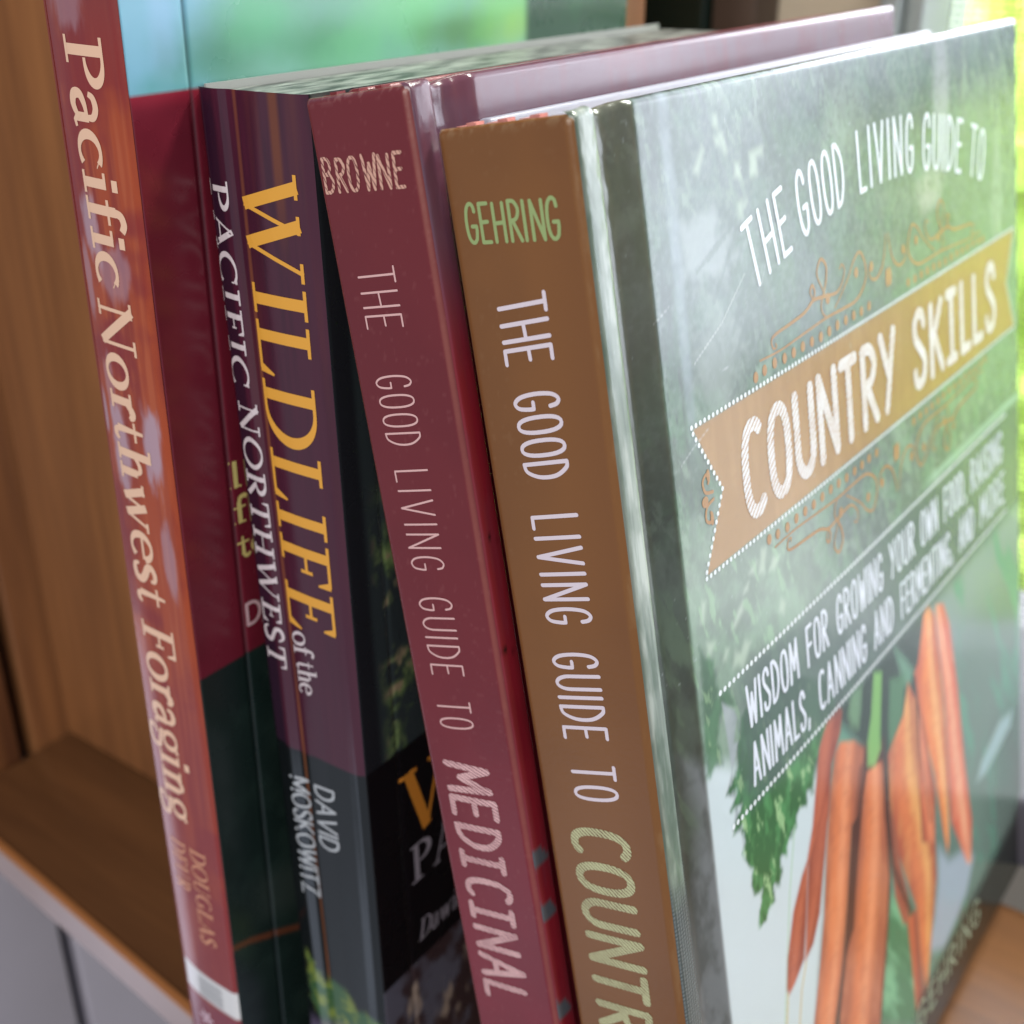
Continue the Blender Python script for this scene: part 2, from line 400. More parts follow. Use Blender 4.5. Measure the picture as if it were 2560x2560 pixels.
    g['l'] = (.3, [w_([(.15, 0), (.15, 1)], T), S(.15, h, .15), w_([(.0, 1 - h), (.15, 1 - h)], t)])
    return g
BOLD = roman(.155, .062)
CAPS = roman(.150, .052)
LIGHT = roman(.135, .055)
SANS = {k: v for k, v in HAND.items()}
SANS.update({'D': (.55, [[(0, 0), (0, 1)], [(0, 1), (.2, 1)] + arc(.2, .5, .34, .5, 80, -80, 12) + [(.2, 0), (0, 0)]]),
 'A': (.6, [[(0, 0), (.3, 1)], [(.3, 1), (.6, 0)], [(.11, .34), (.49, .34)]]), 'V': (.58, [[(0, 1), (.29, 0)], [(.29, 0), (.58, 1)]]),
 'M': (.68, [[(0, 0), (0, 1)], [(0, 1), (.34, .2)], [(.34, .2), (.68, 1)], [(.68, 1), (.68, 0)]]), 'O': (.66, [arc(.33, .5, .33, .5, 90, 450, 26)]),
 'S': (.42, [crom([(.4, .82), (.3, .98), (.14, .98), (.03, .84), (.08, .62), (.26, .48), (.4, .32), (.38, .1), (.24, 0), (.1, .03), (0, .18)])]),
 'K': (.52, [[(0, 0), (0, 1)], [(.48, 1), (.02, .42)], [(.14, .56), (.52, 0)]]), 'W': (.86, [[(0, 1), (.21, 0)], [(.21, 0), (.43, .95)], [(.43, .95), (.65, 0)], [(.65, 0), (.86, 1)]]),
 'I': (.02, [[(0, 0), (0, 1)]]), 'T': (.54, [[(.27, 0), (.27, 1)], [(0, 1), (.54, 1)]]), 'Z': (.5, [[(.02, 1), (.48, 1)], [(.48, 1), (0, 0)], [(0, 0), (.5, 0)]]),
 'U': (.56, [[(0, 1), (0, .32)] + arc(.28, .32, .28, .32, 180, 360, 12)[1:] + [(.56, 1)]]), 'G': (.62, [arc(.33, .5, .33, .5, 48, 330, 20), [(.6, .42), (.36, .42)]]),
 'L': (.42, [[(0, 1), (0, 0)], [(0, 0), (.42, 0)]]), 'E': (.44, [[(0, 0), (0, 1)], [(0, 1), (.43, 1)], [(0, .52), (.38, .52)], [(0, 0), (.44, 0)]]),
 'R': (.5, [[(0, 0), (0, 1)], crom([(0, 1), (.28, .98), (.44, .78), (.3, .54), (.03, .5)]), [(.2, .5), (.5, 0)]])})

class Ink:
    """lettering and line work laid on a printed surface; 2-D millimetres mapped by surf"""
    def __init__(self, surf, lift=0.06):
        self.surf, self.lift, self.k = surf, lift, 0
        self.v, self.f, self.uv = [], [], []
    def _put(self, pts2, faces):
        n = len(self.v)
        off = self.lift + 0.0035 * (self.k % 9); self.k += 1
        for p in pts2:
            self.v.append(tuple(c / 1000.0 for c in self.surf(p[0], p[1], off))); self.uv.append(p)
        self.f += [tuple(i + n for i in q) for q in faces]
    def ribbon(self, pts, ws, cap=True):
        P = [np.array(p, float) for p in pts]
        # subdivide long segments so that lettering follows bent surfaces
        Q, W = [P[0]], [ws[0]]
        for a, b, wa, wb in zip(P[:-1], P[1:], ws[:-1], ws[1:]):
            n = max(1, int(np.hypot(*(b - a)) / 1.2))
            for i in range(1, n + 1):
                Q.append(a + (b - a) * i / n); W.append(wa + (wb - wa) * i / n)
        L, R = [], []
        closed = np.hypot(*(Q[0] - Q[-1])) < 1e-6 and len(Q) > 6
        for i in range(len(Q)):
            a = Q[i - 1] if i > 0 else (Q[-2] if closed else Q[0])
            b = Q[i + 1] if i < len(Q) - 1 else (Q[1] if closed else Q[-1])
            d = b - a; d = d / (np.hypot(*d) + 1e-9)
            nrm = np.array([-d[1], d[0]]) * W[i] / 2
            L.append(Q[i] + nrm); R.append(Q[i] - nrm)
        n = len(Q)
        pts2 = L + R
        faces = [(i, i + n, i + n + 1, i + 1) for i in range(n - 1)]
        if cap and not closed:
            for end, s in ((0, -1), (n - 1, 1)):
                d = (Q[1] - Q[0]) if end == 0 else (Q[-1] - Q[-2]); d = d / (np.hypot(*d) + 1e-9) * s
                a0 = math.atan2(*(L[end] - Q[end])[::-1]) ; w = W[end] / 2
                ids = [end]
                sg = 1 if (math.cos(a0) * d[1] - math.sin(a0) * d[0]) > 0 else -1
                for k in range(1, 6):
                    a = a0 + sg * math.pi * k / 6
                    pts2.append(Q[end] + w * np.array([math.cos(a), math.sin(a)])); ids.append(len(pts2) - 1)
                ids.append(end + n)
                faces.append(tuple(ids))
        self._put([tuple(p) for p in pts2], faces)
    def dot(self, x, y, rx, ry, n=14):
        self._put([(x + rx * math.cos(2 * math.pi * i / n), y + ry * math.sin(2 * math.pi * i / n)) for i in range(n)], [tuple(range(n))])
    def poly(self, pts):
        self._put(pts, [tuple(range(len(pts)))])
    def text(self, s, font, frame, length, height, gap=0.14, width=None, slant=0.0, cap=True, jitter=0.0):
        """frame(a, b) maps advance and rise (mm) to sheet coordinates; the word is fitted to length"""
        gl = [font[c] if c != ' ' else None for c in s]
        adv = [(.3 if g is None else g[0]) for g in gl]
        tot = sum(adv) + gap * (len(s) - 1)
        sx = length / tot
        x = 0.0
        for i, (g, a) in enumerate(zip(gl, adv)):
            if g:
                jx = math.sin(i * 2.7 + len(s)) * jitter; jy = math.cos(i * 4.1 + len(s)) * jitter
                for st in g[1]:
                    if isinstance(st, tuple): pts, ws = st
                    else: pts, ws = st, None
                    q = [frame((x + px) * sx + (slant * py + jx) * height, (py * (1 + jy)) * height) for px, py in pts]
                    wm = [width] * len(pts) if ws is None else [w * (sx * .5 + height * .5) for w in ws]
                    self.ribbon(q, wm, cap and ws is None)
            x += a + gap
    def build(self, name, mat, parent):
        me = bpy.data.meshes.new(name)
        me.from_pydata(self.v, [], self.f); me.update()
        o = bpy.data.objects.new(name, me); col.objects.link(o)
        me.materials.append(mat); o.parent = parent
        l = me.uv_layers.new(name='UVMap')
        vi = np.zeros(len(me.loops), np.int32); me.loops.foreach_get('vertex_index', vi)
        l.data.foreach_set('uv', np.asarray(self.uv, np.float32)[vi].ravel())
        return o
def w_caps_u():
    return (.76, [w_([(.14, 1), (.14, .3)], .15), vary([(.14, .32), (.2, .06), (.38, .02), (.56, .08), (.6, .3)], .1, .07), w_([(.61, .28), (.61, 1)], .055), w_([(.0, .975), (.28, .975)], .05), w_([(.48, .975), (.74, .975)], .05)])
def w_caps_g():
    return (.74, [bowl(.38, .5, .36, .475, 50, 320, .15, .055), w_([(.64, .08), (.64, .42)], .14), w_([(.5, .42), (.76, .42)], .05)])

# ------------------------------------------------------------------ the place
M = {}
M['shelf'] = wood('shelf_wood', (118, 80, 50), (82, 54, 35), 0.28, 'X', 1.0)
M['shelf_edge'] = plain('lit_shelf_edge', (168, 150, 150), 0.38, 0.5, None, 0.12, 40)  # window light on the shelf front is put into this pale lavender
M['panel'] = wood('panel_wood', (174, 119, 74), (100, 64, 46), 0.26, 'Z', 0.6, 0.5, 0.25)
M['slot'] = plain('dark_slot', (16, 14, 14), 0.6)
M['beige'] = plain('beige_paint', (196, 184, 164), 0.6, 0.3, None, 0.05, 8)
M['brown_trim'] = wood('brown_trim', (92, 76, 66), (70, 56, 48), 0.5, 'Z')
M['white_vinyl'] = plain('white_vinyl', (215, 216, 220), 0.35)
M['grey_vinyl'] = plain('grey_vinyl', (150, 158, 158), 0.4)
M['mesh'] = plain('screen_wire', (44, 50, 44), 0.6)
M['hedge'] = plain('sunlit_leaves', (188, 216, 118), 0.6, 0.2, None, 0.22, 6)
M['dark_glass'] = plain('dark_green_gloss', (20, 34, 28), 0.15, 0.5, None, 0.5, 12)

bc = empty('bookcase', (0, 0.108, -0.018))
tag(bc, 'brown varnished wooden bookcase whose shelf carries the row of books', 'bookcase')
def local(bm, root):
    o = root.matrix_world.translation
    bm.v = [(x - o.x, y - o.y, z - o.z) for x, y, z in bm.v]
    return bm
def slab(x0, x1, ya, yb, z0, z1):
    """a board whose front (and, for bands, back) edge runs a little askew to the books, as the shelf does"""
    bm = MB(); f = lambda x, o: 0.0222 - 0.0785 * x + o if o < 0.1 else o - 0.1
    bm.add([(x0, f(x0, ya), z0), (x1, f(x1, ya), z0), (x1, f(x1, yb), z0), (x0, f(x0, yb), z0), (x0, f(x0, ya), z1), (x1, f(x1, ya), z1), (x1, f(x1, yb), z1), (x0, f(x0, yb), z1)],
           [(0, 3, 2, 1), (4, 5, 6, 7), (0, 1, 5, 4), (1, 2, 6, 5), (2, 3, 7, 6), (3, 0, 4, 7)])
    return bm
local(slab(-0.1655, 0.60, 0.0008, 0.2905, -0.0128, -0.0003), bc).build('shelf', M['shelf'], bc, 0.0010)
local(slab(-0.1655, 0.60, 0.0, 0.0006, -0.0126, -0.0014), bc).build('shelf_edge_band', M['shelf_edge'], bc)
local(slab(-0.1655, 0.60, -0.0004, 0.0018, -0.0012, 0.0002), bc).build('worn_lip', plain('worn_orange_edge', (176, 118, 70), .4), bc)
b = MB(); b.box((-0.186, 0.004, -0.0065), (-0.166, 0.0630, 0.75)); b.box((-0.186, 0.0685, -0.0065), (-0.166, 0.20, 0.75)); local(b, bc).build('side_panel', M['panel'], bc, 0.0008)
b = MB(); b.box((-0.186, 0.004, -0.60), (-0.166, 0.0630, -0.0068)); b.box((-0.186, 0.0685, -0.60), (-0.166, 0.20, -0.0068)); local(b, bc).build('lower_panel', plain('lavender_grey', (176, 172, 184), .35, .5, None, .08, 20), bc, 0.0008)  # lower stretch of the upright, coloured lavender grey
b = MB(); b.box((-0.184, 0.0631, -0.60), (-0.175, 0.0684, 0.75)); local(b, bc).build('shelf_slot', M['slot'], bc)
b = MB(); b.box((-0.1655, 0.0805, 0.0004), (-0.0105, 0.19, 0.75)); local(b, bc).build('divider', M['panel'], bc, 0.0015)

wl = MB()
wl.box((-1.6, 0.290, -1.2), (0.0225, 0.33, 1.6)); wl.box((0.0226, 0.290, -1.2), (0.50, 0.33, 0.005)); wl.box((0.0226, 0.290, 0.90), (0.50, 0.33, 1.6)); wl.box((0.5001, 0.29, -1.2), (1.6, 0.33, 1.6))
w = wl.build('wall', M['beige']); tag(w, kind='structure')

wt = MB(); wt.box((-0.0340, 0.272, 0.02), (-0.0185, 0.2895, 0.8))
tag(wt.build('trim_board', M['brown_trim'], None, 0.001), 'grey brown upright trim board on the wall behind the books', 'trim')
wt = MB(); wt.box((-0.082, 0.276, 0.02), (-0.0665, 0.2893, 0.8))
tag(wt.build('trim_board', M['white_vinyl'], None, 0.001), 'narrow pale upright strip on the wall behind the tallest paperback', 'trim')
dp = MB(); dp.box((-0.0660, 0.268, 0.05), (-0.0345, 0.2885, 0.42))
tag(dp.build('dark_panel', M['dark_glass'], None, 0.002), 'dark green and black panel between two upright strips behind the books', 'panel')

wr = empty('window', (0.26, 0.30, 0.0)); tag(wr, 'pale framed window with an insect screen behind the books', 'window')
b = MB(); b.box((0.0228, 0.268, 0.03), (0.0285, 0.325, 0.90)); b.box((0.0288, 0.274, 0.03), (0.0342, 0.318, 0.90)); b.box((0.47, 0.27, 0.03), (0.499, 0.325, 0.90)); b.box((0.0345, 0.27, 0.87), (0.4698, 0.32, 0.90))
local(b, wr).build('frame', M['grey_vinyl'], wr, 0.0012)
b = MB(); b.box((0.0228, 0.200, 0.006), (0.60, 0.325, 0.0295)); local(b, wr).build('sill', plain('sill_paint', (84, 82, 92), .5), wr, 0.002)
b = MB()
p_ = 0.0023
for i in range(int(0.436 / p_)):
    x = 0.0345 + i * p_; b.box((x, 0.2985, 0.03), (x + 0.00042, 0.2988, 0.87))
for i in range(int(0.84 / p_)):
    z = 0.031 + i * p_; b.box((0.0345, 0.29895, z), (0.4698, 0.29922, z + 0.00042))
local(b, wr).build('insect_screen', M['mesh'], wr)

rng = np.random.default_rng(5)
b = MB()
b.box((-1.6, 1.42, -0.9), (0.64, 1.60, 0.19))
for i in range(3600):
    c = np.array([rng.uniform(-1.6, 0.64), 1.40 - abs(rng.normal(0, 0.035)), rng.uniform(-0.85, 0.21)])
    d1 = rng.normal(size=3); d1 /= np.linalg.norm(d1); d2 = np.cross(d1, rng.normal(size=3)); d2 /= np.linalg.norm(d2)
    s = rng.uniform(.02, .045)
    b.add([c - d1 * s, c + d2 * s * .45, c + d1 * s, c - d2 * s * .45], [(0, 1, 2, 3)])
tag(b.build('garden_foliage', M['hedge']), 'bright sunlit yellow green foliage seen through the window screen', 'foliage', kind='stuff')

# ------------------------------------------------------------------ shared book materials
M['laminate'] = printed('laminated_board', 0.19, 0.6, 0.0, (700, 0.10))
M['satin'] = printed('satin_card', 0.34, 0.5, 0.0, (900, 0.10))
M['spine_board'] = printed('spine_board', 0.24, 0.36, 0.0, (1300, 0.32))
M['gloss_spine'] = printed('glossy_spine', 0.13, 0.6, 0.0, (400, 0.12))
M['gloss_card'] = printed('glossy_card', 0.27, 0.55, 0.0, (500, 0.12))
M['pages'] = paper_edge('page_edges', (226, 216, 192))
M['pages_grey'] = paper_edge('glossy_page_edges', (150, 152, 146), .0016, 0, .05)  # light streaks reflected on the page tops are mottled into the colour
M['endpaper'] = plain('endpaper', (150, 150, 166), 0.4, 0.5)
GROUP = 'books standing in a row on the shelf'

def roll(v, h, r):
    """how far a sheet curls back at the head and foot of a board of height h"""
    t = np.clip((v - (h - r)) / r, 0, 1)
    b_ = np.clip((r - v) / r, 0, 1)
    return r * (1 - np.sqrt(1 - t ** 2 + 1e-9)) + r * (1 - np.sqrt(1 - b_ ** 2 + 1e-9))
def rows(h, step, r):
    body = np.arange(r, h - r + 1e-6, (h - 2 * r) / max(2, int((h - 2 * r) / step)))
    k = np.linspace(0, 1, 7)[:-1]
    return np.concatenate([r * (1 - np.cos(k * math.pi / 2)) * 0 + r * k, body, h - r + r * np.sin(np.linspace(0, math.pi / 2, 9))[1:]])

# ------------------------------------------------------------------ the tall paperback
K1 = 1.046
CAM = np.array(cam_m.translation)
bk = empty('paperback_book', tuple(CAM + K1 * (np.array((-0.0009, 0, 0.0003)) - CAM)), 0.0, -0.0130)
bk.scale = (K1, K1, K1)
V1 = 9.6          # its foot, in the print's own millimetres
tag(bk, 'tallest paperback at the left end, orange red spine with cream lettering and a pale label', 'book', GROUP)
W1, H1, D1 = 16.3, 262.0, 131.5
def spine1(x, z, off=0.0):
    x = np.asarray(x, float)
    e = 0.55 * np.clip((x - 15.1) / 1.2, 0, 1) ** 2 + 0.019 * np.clip(6.0 - x, 0, 6) ** 2 + .10 * np.sin(z * .035 + .3 * x) - .12 * np.sin(np.clip(x / W1, 0, 1) * math.pi)
    return x, e - off, np.asarray(z, float) + 0 * x
def p_spine1(x, z):
    n = fbm(x, z * .12, 2.2, 3); m = fbm(x, z, 14, 8); st = fbm(x, z * .05, .8, 21, 2)
    im = np.zeros(x.shape + (3,)) + lin((158, 70, 40))
    im = lay(im, sstep(.35, .75, n), (134, 52, 40)); im = lay(im, sstep(.5, .8, st) * .5, (176, 92, 58))
    im = lay(im, sstep(.48, .66, m) * .75, (124, 38, 44))
    im = lay(im, sstep(150, 120, z) * .55, (132, 52, 56))
    im = lay(im, sstep(235, 250, z) * .5, (120, 60, 60))
    for (x0, z0, rx, rz, k) in ((4.5, 215, 2.6, 7, .75), (12.6, 181, 2.6, 9, .9), (4.2, 179, 2.6, 9, .85), (.8, 184, .9, 5, .7), (13.2, 160, 1.9, 8, .5), (9, 208, 4.5, 5, .4), (3.5, 190, 1.6, 5, .4), (6, 246, 4, 5, .35), (1.6, 206, 1.2, 7, .45)):
        d = np.hypot((x - x0) / rx, (z - z0) / rz) + (fbm(x, z * .3, 1.5, 31) - .5) * .9
        im = lay(im, sstep(1.05, .55, d) * k, (172, 146, 160))  # lavender reflections on the spine, painted in
    d = sdist(x, z, [(-1, 63.2), (17, 62.6), (17, 55.4), (-1, 55.7)])
    im = lay(im, sstep(-.15, .15, d), (214, 214, 216))
    im = lay(im, sstep(55, 54, z) * .6, (120, 56, 76))
    return im
sheet('spine', M['spine_board'], bk, np.linspace(0, W1, 60), np.linspace(V1, H1, 540), spine1, p_spine1)
sp1 = bk.children[0]
ink = Ink(spine1, 0.05)
fr = lambda z0, x0: (lambda a, h: (x0 + h, z0 - a))
ink.text('Pacific', BOLD, fr(241.6, 4.4), 35.6, 8.3, .05)
ink.text('Northwest', BOLD, fr(203.8, 3.4), 54.0, 8.3, .05)
ink.text('Foraging', BOLD, fr(146.0, 3.1), 43.2, 8.3, .05)
ink.build('title_lettering', plain('cream_ink', (226, 186, 158), 0.35), sp1)
ink = Ink(spine1, 0.05)
ink.text('DEUR', {**SANS, **CAPS, 'U': w_caps_u(), 'G': w_caps_g()}, fr(97.0, 2.4), 12.6, 4.4, .12)
ink.build('author_lettering', plain('tan_ink', (206, 146, 112), 0.35), sp1)
ink = Ink(spine1, 0.05)
ink.text('DOUGLAS', {**SANS, **CAPS, 'U': w_caps_u(), 'G': w_caps_g()}, fr(97.0, 8.1), 24.2, 4.2, .12)
ink.build('author_lettering', plain('tan_ink', (206, 146, 112), 0.35), sp1)
ink = Ink(spine1, 0.06)
for k in range(9):
    ink.ribbon([(5.2, 61.6 - k * .62), (12.2, 61.6 - k * .62)], [.12 + .1 * ((k * 7) % 3)] * 2, False)
ink.build('label_print', plain('label_ink', (140, 142, 150), 0.5), sp1)
ink = Ink(spine1, 0.06)
for a in range(6):
    t = a * math.pi / 3; ink.ribbon([(6.2 + .3 * math.cos(t), 49.8 + .3 * math.sin(t)), (6.2 + 1.6 * math.cos(t), 49.8 + 1.6 * math.sin(t))], [.4, .9])
ink.build('publisher_mark', plain('pale_ink', (206, 176, 190), 0.4), sp1)

def cover1(u, v, off=0.0):
    u = np.asarray(u, float)
    x = W1 + 0.05 - .55 * np.clip((.9 - u) / .9, 0, 1) ** 2 - .28 * np.exp(-((u - 11.4) / .45) ** 2) + off
    return x, u + 0.5 * np.clip((.9 - u) / .9, 0, 1), np.asarray(v, float) + 0 * u
def p_cover1(u, v):
    n = fbm(u, v, 9, 4); fine = fbm(u, v, .8, 6, 2)
    # out-of-focus foliage photograph at the top
    im = np.zeros(u.shape + (3,)) + lin((120, 172, 196))
    im = lay(im, sstep(10, 26, u), (104, 158, 140))
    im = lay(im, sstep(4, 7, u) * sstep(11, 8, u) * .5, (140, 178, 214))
    for (u0, v0, ru, rv, c, k) in ((19, 238, 9, 5, (56, 120, 78), .9), (27, 243.5, 7, 5, (92, 176, 128), .8), (30, 236, 9, 3.5, (124, 178, 166), .7), (39, 238, 9, 3.5, (72, 140, 92), .8), (50, 235.5, 10, 4, (104, 178, 132), .8), (58, 242, 12, 4.5, (112, 188, 132), .9), (76, 238, 11, 3.0, (66, 118, 44), .9), (66, 246, 12, 4, (106, 186, 124), .8), (88, 242, 9, 6, (116, 190, 100), .9), (91, 237, 6, 3, (150, 190, 90), .6), (8, 234, 6, 2.4, (70, 150, 128), .6)):
        d = np.hypot((u - u0) / (ru * 1.5), (v - v0) / (rv * 1.5)) + (n - .5) * .8
        im = lay(im, sstep(1.25, .1, d) * k * .8, c)
    im = lay(im, sstep(93, 96, u), (34, 72, 50))
    im = lay(im, sstep(.5, .8, n) * sstep(94, 97, u) * .6, (44, 92, 62))
    # wine-red band
    red = lay(np.zeros_like(im) + lin((110, 28, 44)), sstep(.35, .7, n) * .5, (94, 22, 36))
    red = lay(red, sstep(231.5, 234.3, v) * .6, (150, 34, 54))
    im = np.where((v < 234.3)[..., None], red, im)
    # dark photograph below it
    dk = np.zeros_like(im) + lin((22, 36, 33))
    dk = lay(dk, sstep(.45, .75, n) * .6, (36, 52, 47))
    dk = lay(dk, sstep(9, 2, np.abs(v - 84 + .3 * u)) * sstep(3, 12, u) * .8, (48, 58, 54))
    ln = pline(u, v, [(-1, 75.4), (5, 73.5), (12, 70), (19, 66.3), (40, 52)])
    dk = lay(dk, sstep(1.0, .3, ln) * .8, (112, 58, 34))
    im = np.where((v < 137.8)[..., None], dk, im)
    im = lay(im, np.exp(-((u - 11.6) / .25) ** 2) * .5, (30, 40, 42))
    return im
us1 = np.concatenate([np.linspace(0, 2, 12), np.linspace(2.4, 30, 130), np.linspace(30.6, D1, 120)])
cv1 = sheet('front_cover', M['gloss_card'], bk, us1, np.linspace(V1, H1, 405), cover1, p_cover1)
ink = Ink(cover1, 0.05)
cf = lambda u0, v0: (lambda a, h: (u0 + a, v0 + h))
ink.text('l', BOLD, cf(11.6, 170.2), 2.2, 4.9, 0); ink.text('f', BOLD, cf(11.8, 163.5), 2.7, 4.9, 0); ink.text('t', BOLD, cf(11.8, 157.0), 2.8, 4.6, 0)
ink.text('oraging', LIGHT, cf(14.8, 157.0), 30, 4.6, .08)
ink.build('subtitle_lettering', plain('olive_ink', (214, 196, 122), 0.4), cv1)
ink = Ink(cover1, 0.05)
ink.text('DOUGLAS', SANS, cf(12.4, 143.4), 28, 4.2, .22, .62)
ink.build('author_lettering', plain('rose_grey_ink', (216, 180, 184), 0.4), cv1)
b = MB(); b.box((0, .6, V1), (.35, D1, H1)); b.v = [tuple(c / 1000 for c in q) for q in b.v]; b.build('back_cover', plain('back_card', (120, 50, 40), .4), bk)
b = MB(); b.box((.4, 1.0, V1 + .1), (W1 - .45, D1 - 1, H1 - .3)); b.v = [tuple(c / 1000 for c in q) for q in b.v]; b.build('page_block', M['pages'], bk)

# ------------------------------------------------------------------ the plum paperback
bk = empty('paperback_book', (0.01781, 0.01743, 0.0003), 0.00643, 0.02322)
tag(bk, 'plum and black paperback with a creased spine and big yellow capitals', 'book', GROUP)
W2, H2, D2 = 22.8, 233.3, 140.0
_k2 = np.array([0, .7, 2.0, 4.2, 4.9, 6.6, 7.6, 9.0, 14.0, 19.5, 21.4, 22.8]); _y2 = np.array([.75, .3, .1, -.28, -.25, .14, .10, -.08, -.25, -.12, .05, .8]); _kd = np.linspace(0, 22.8, 229); _yd = np.interp(_kd, _k2, _y2); _yd = np.convolve(np.pad(_yd, 3, mode='edge'), np.ones(7) / 7, 'valid')
def spine2(x, z, off=0.0):
    x = np.asarray(x, float); z = np.asarray(z, float)
    wob = .10 * np.sin(z * .05 + x * .15)
    return x, np.interp(x, _kd, _yd) + wob * np.clip(np.minimum(x, W2 - x) / 3, 0, 1) - off, z + 0 * x
def p_spine2(x, z):
    n = fbm(x, z * .08, 1.6, 40); n2 = fbm(x, z * .05, 4, 44)
    im = np.zeros(x.shape + (3,)) + lin((70, 28, 46))
    top = sstep(150, 215, z)
    im = lay(im, sstep(.4, .75, n) * (.2 + .4 * top), (52, 22, 38)); im = lay(im, sstep(.52, .78, n2) * (.1 + .4 * top), (92, 46, 44))
    im = lay(im, sstep(1.4, .4, np.abs(x - 16.3 + .012 * (232 - z))) * sstep(205, 226, z), (104, 54, 36))  # brown band paints in a reflection of wood
    im = lay(im, sstep(4.2, 3.2, x), (42, 20, 38))  # left facet painted dark for the shade on its turned-away side
    zb = 115.0 - .6 * np.exp(-((x - 7) / 3) ** 2)
    dk = np.zeros_like(im) + lin((19, 22, 24))
    dk = lay(dk, sstep(.4, .75, fbm(x, z * .3, 9, 47)) * .4, (14, 16, 18)); dk = lay(dk, sstep(4.4, 3.2, x), (10, 12, 14))  # same facet shade painted on the black part
    im = lay(im, sstep(.3, -.3, z - zb), dk)
    # worn crease showing the card
    cr = np.abs(x - (8.05 + .35 * np.sin(z * .03)) )
    im = lay(im, sstep(.6, .15, cr) * (.15 + .6 * fbm(x, z * .4, 6, 50)), (150, 90, 56))
    # leaf at the foot
    d = sdist(x, z, [(2.2, 62), (4, 60), (7, 55), (9, 58), (13, 57), (16, 53), (19, 54), (22.8, 51), (22.8, 36), (12, 42), (6, 40), (2, 48)])
    g = lay(np.zeros_like(im) + lin((58, 92, 58)), sstep(.4, .7, fbm(x, z, 2.5, 53)), (126, 140, 62))
    im = lay(im, sstep(-1.2, 1.0, d + (fbm(x, z, 2, 55) - .5) * 2), g)
    im = lay(im, sstep(44, 38, z - .4 * x), (96, 84, 110))
    return im
s2 = sheet('spine', M['gloss_spine'], bk, np.linspace(0, W2, 110), rows(H2, .55, .8), lambda x, z, off=0: spine2(x, z, off), p_spine2)
ink = Ink(spine2, 0.06)
ink.text('WILDLIFE', CAPS, fr(221.6, 8.0), 78.6, 11.6, .08)
ink.build('title_lettering', plain('yellow_ink', (222, 160, 62), 0.35), s2)
ink = Ink(spine2, 0.06)
ink.text('PACIFIC', CAPS, fr(219.8, .25), 33.4, 4.8, .1); ink.text('NORTHWEST', CAPS, fr(183.6, 1.1), 51.4, 4.8, .08)
ink.text('of', LIGHT, fr(141.4, 8.4), 4.8, 5.0, .04, slant=-.2); ink.text('the', LIGHT, fr(135.4, 8.8), 7.0, 5.0, .04, slant=-.2)
ink.build('subtitle_lettering', plain('grey_white_ink', (208, 196, 200), 0.35), s2)
ink = Ink(spine2, 0.06)
ink.text('DAVID', SANS, fr(108.0, 10.2), 14.6, 4.8, .2, .62, -.12); ink.text('MOSKOWITZ', SANS, fr(107.6, 3.8), 28.6, 4.5, .2, .62, -.12)
ink.build('author_lettering', plain('silver_ink', (176, 180, 186), 0.35), s2)

def cover2(u, v, off=0.0):
    u = np.asarray(u, float); v = np.asarray(v, float)
    x = W2 + 0.02 - .8 * np.clip((1.5 - u) / 1.5, 0, 1) ** 2 - .2 * np.exp(-((u - 9.6) / .5) ** 2) + off
    return x, u + .55 * np.clip((.9 - u) / .9, 0, 1), v + 0 * u
def p_cover2(u, v):
    n = fbm(u, v, 3.0, 60, 5); n2 = fbm(u, v, 12, 63); tr = fbm(u, v * .12, 3.5, 66)
    im = np.zeros(u.shape + (3,)) + lin((44, 52, 55))
    im = lay(im, sstep(.5, .75, tr) * .6, (40, 48, 52))
    moss = sstep(.42, .6, n2 + (n - .5) * .5) * sstep(170, 150, v - u * .3) * sstep(5.5, 10, u)
    im = lay(im, moss, lay(lay(np.zeros_like(im) + lin((74, 94, 60)), sstep(.45, .65, n), (112, 130, 82)), sstep(.62, .72, n), (138, 122, 98)))
    im = lay(im, sstep(.62, .7, tr) * sstep(150, 120, v) * .5, (18, 24, 20))
    im = lay(im, sstep(6.5, 4.5, u) * .8, (22, 22, 28))
    bl = np.zeros_like(im) + lin((13, 14, 17))
    im = np.where((v < 115)[..., None], bl, im)
    ph = lay(np.zeros_like(im) + lin((88, 86, 98)), sstep(.45, .62, fbm(u, v, 9, 70)), (58, 44, 46))
    ph = lay(ph, sstep(.56, .7, fbm(u * 1.4, v * .6, 6, 73)), (150, 132, 120))
    im = np.where((v < 61)[..., None], ph, im)
    return im
us2 = np.concatenate([np.linspace(0, 2, 14), np.linspace(2.4, 36, 130), np.linspace(36.8, D2, 70)])
c2 = sheet('front_cover', M['gloss_card'], bk, us2, rows(H2, .7, .3), cover2, p_cover2)
ink = Ink(cover2, 0.05)
ink.text('WILDLIFE', CAPS, cf(10.2, 93.0), 110, 15.5, .08)
ink.build('title_lettering', plain('amber_ink', (196, 124, 46), 0.35), c2)
ink = Ink(cover2, 0.05)
ink.text('PACIFIC', CAPS, cf(11.4, 81.4), 46, 9.2, .1); ink.text('David', {**LIGHT, 'D': CAPS['D'], 'v': LIGHT['w'], 'd': LIGHT['a']}, cf(12.2, 65.6), 15, 5.2, .05, slant=.22)
ink.build('subtitle_lettering', plain('dim_grey_ink', (140, 132, 142), 0.35), c2)
b = MB(); b.box((0.02, 1.8, 0), (.4, D2, H2 + .25)); b.v = [tuple(c / 1000 for c in q) for q in b.v]; b.build('back_cover', plain('pale_card_edge', (150, 152, 148), .3), bk)
b = MB(); b.box((.9, 1.9, .2), (W2 - 1.1, D2 - .8, H2 - .9)); b.v = [tuple(c / 1000 for c in q) for q in b.v]; b.build('page_block', M['pages_grey'], bk)

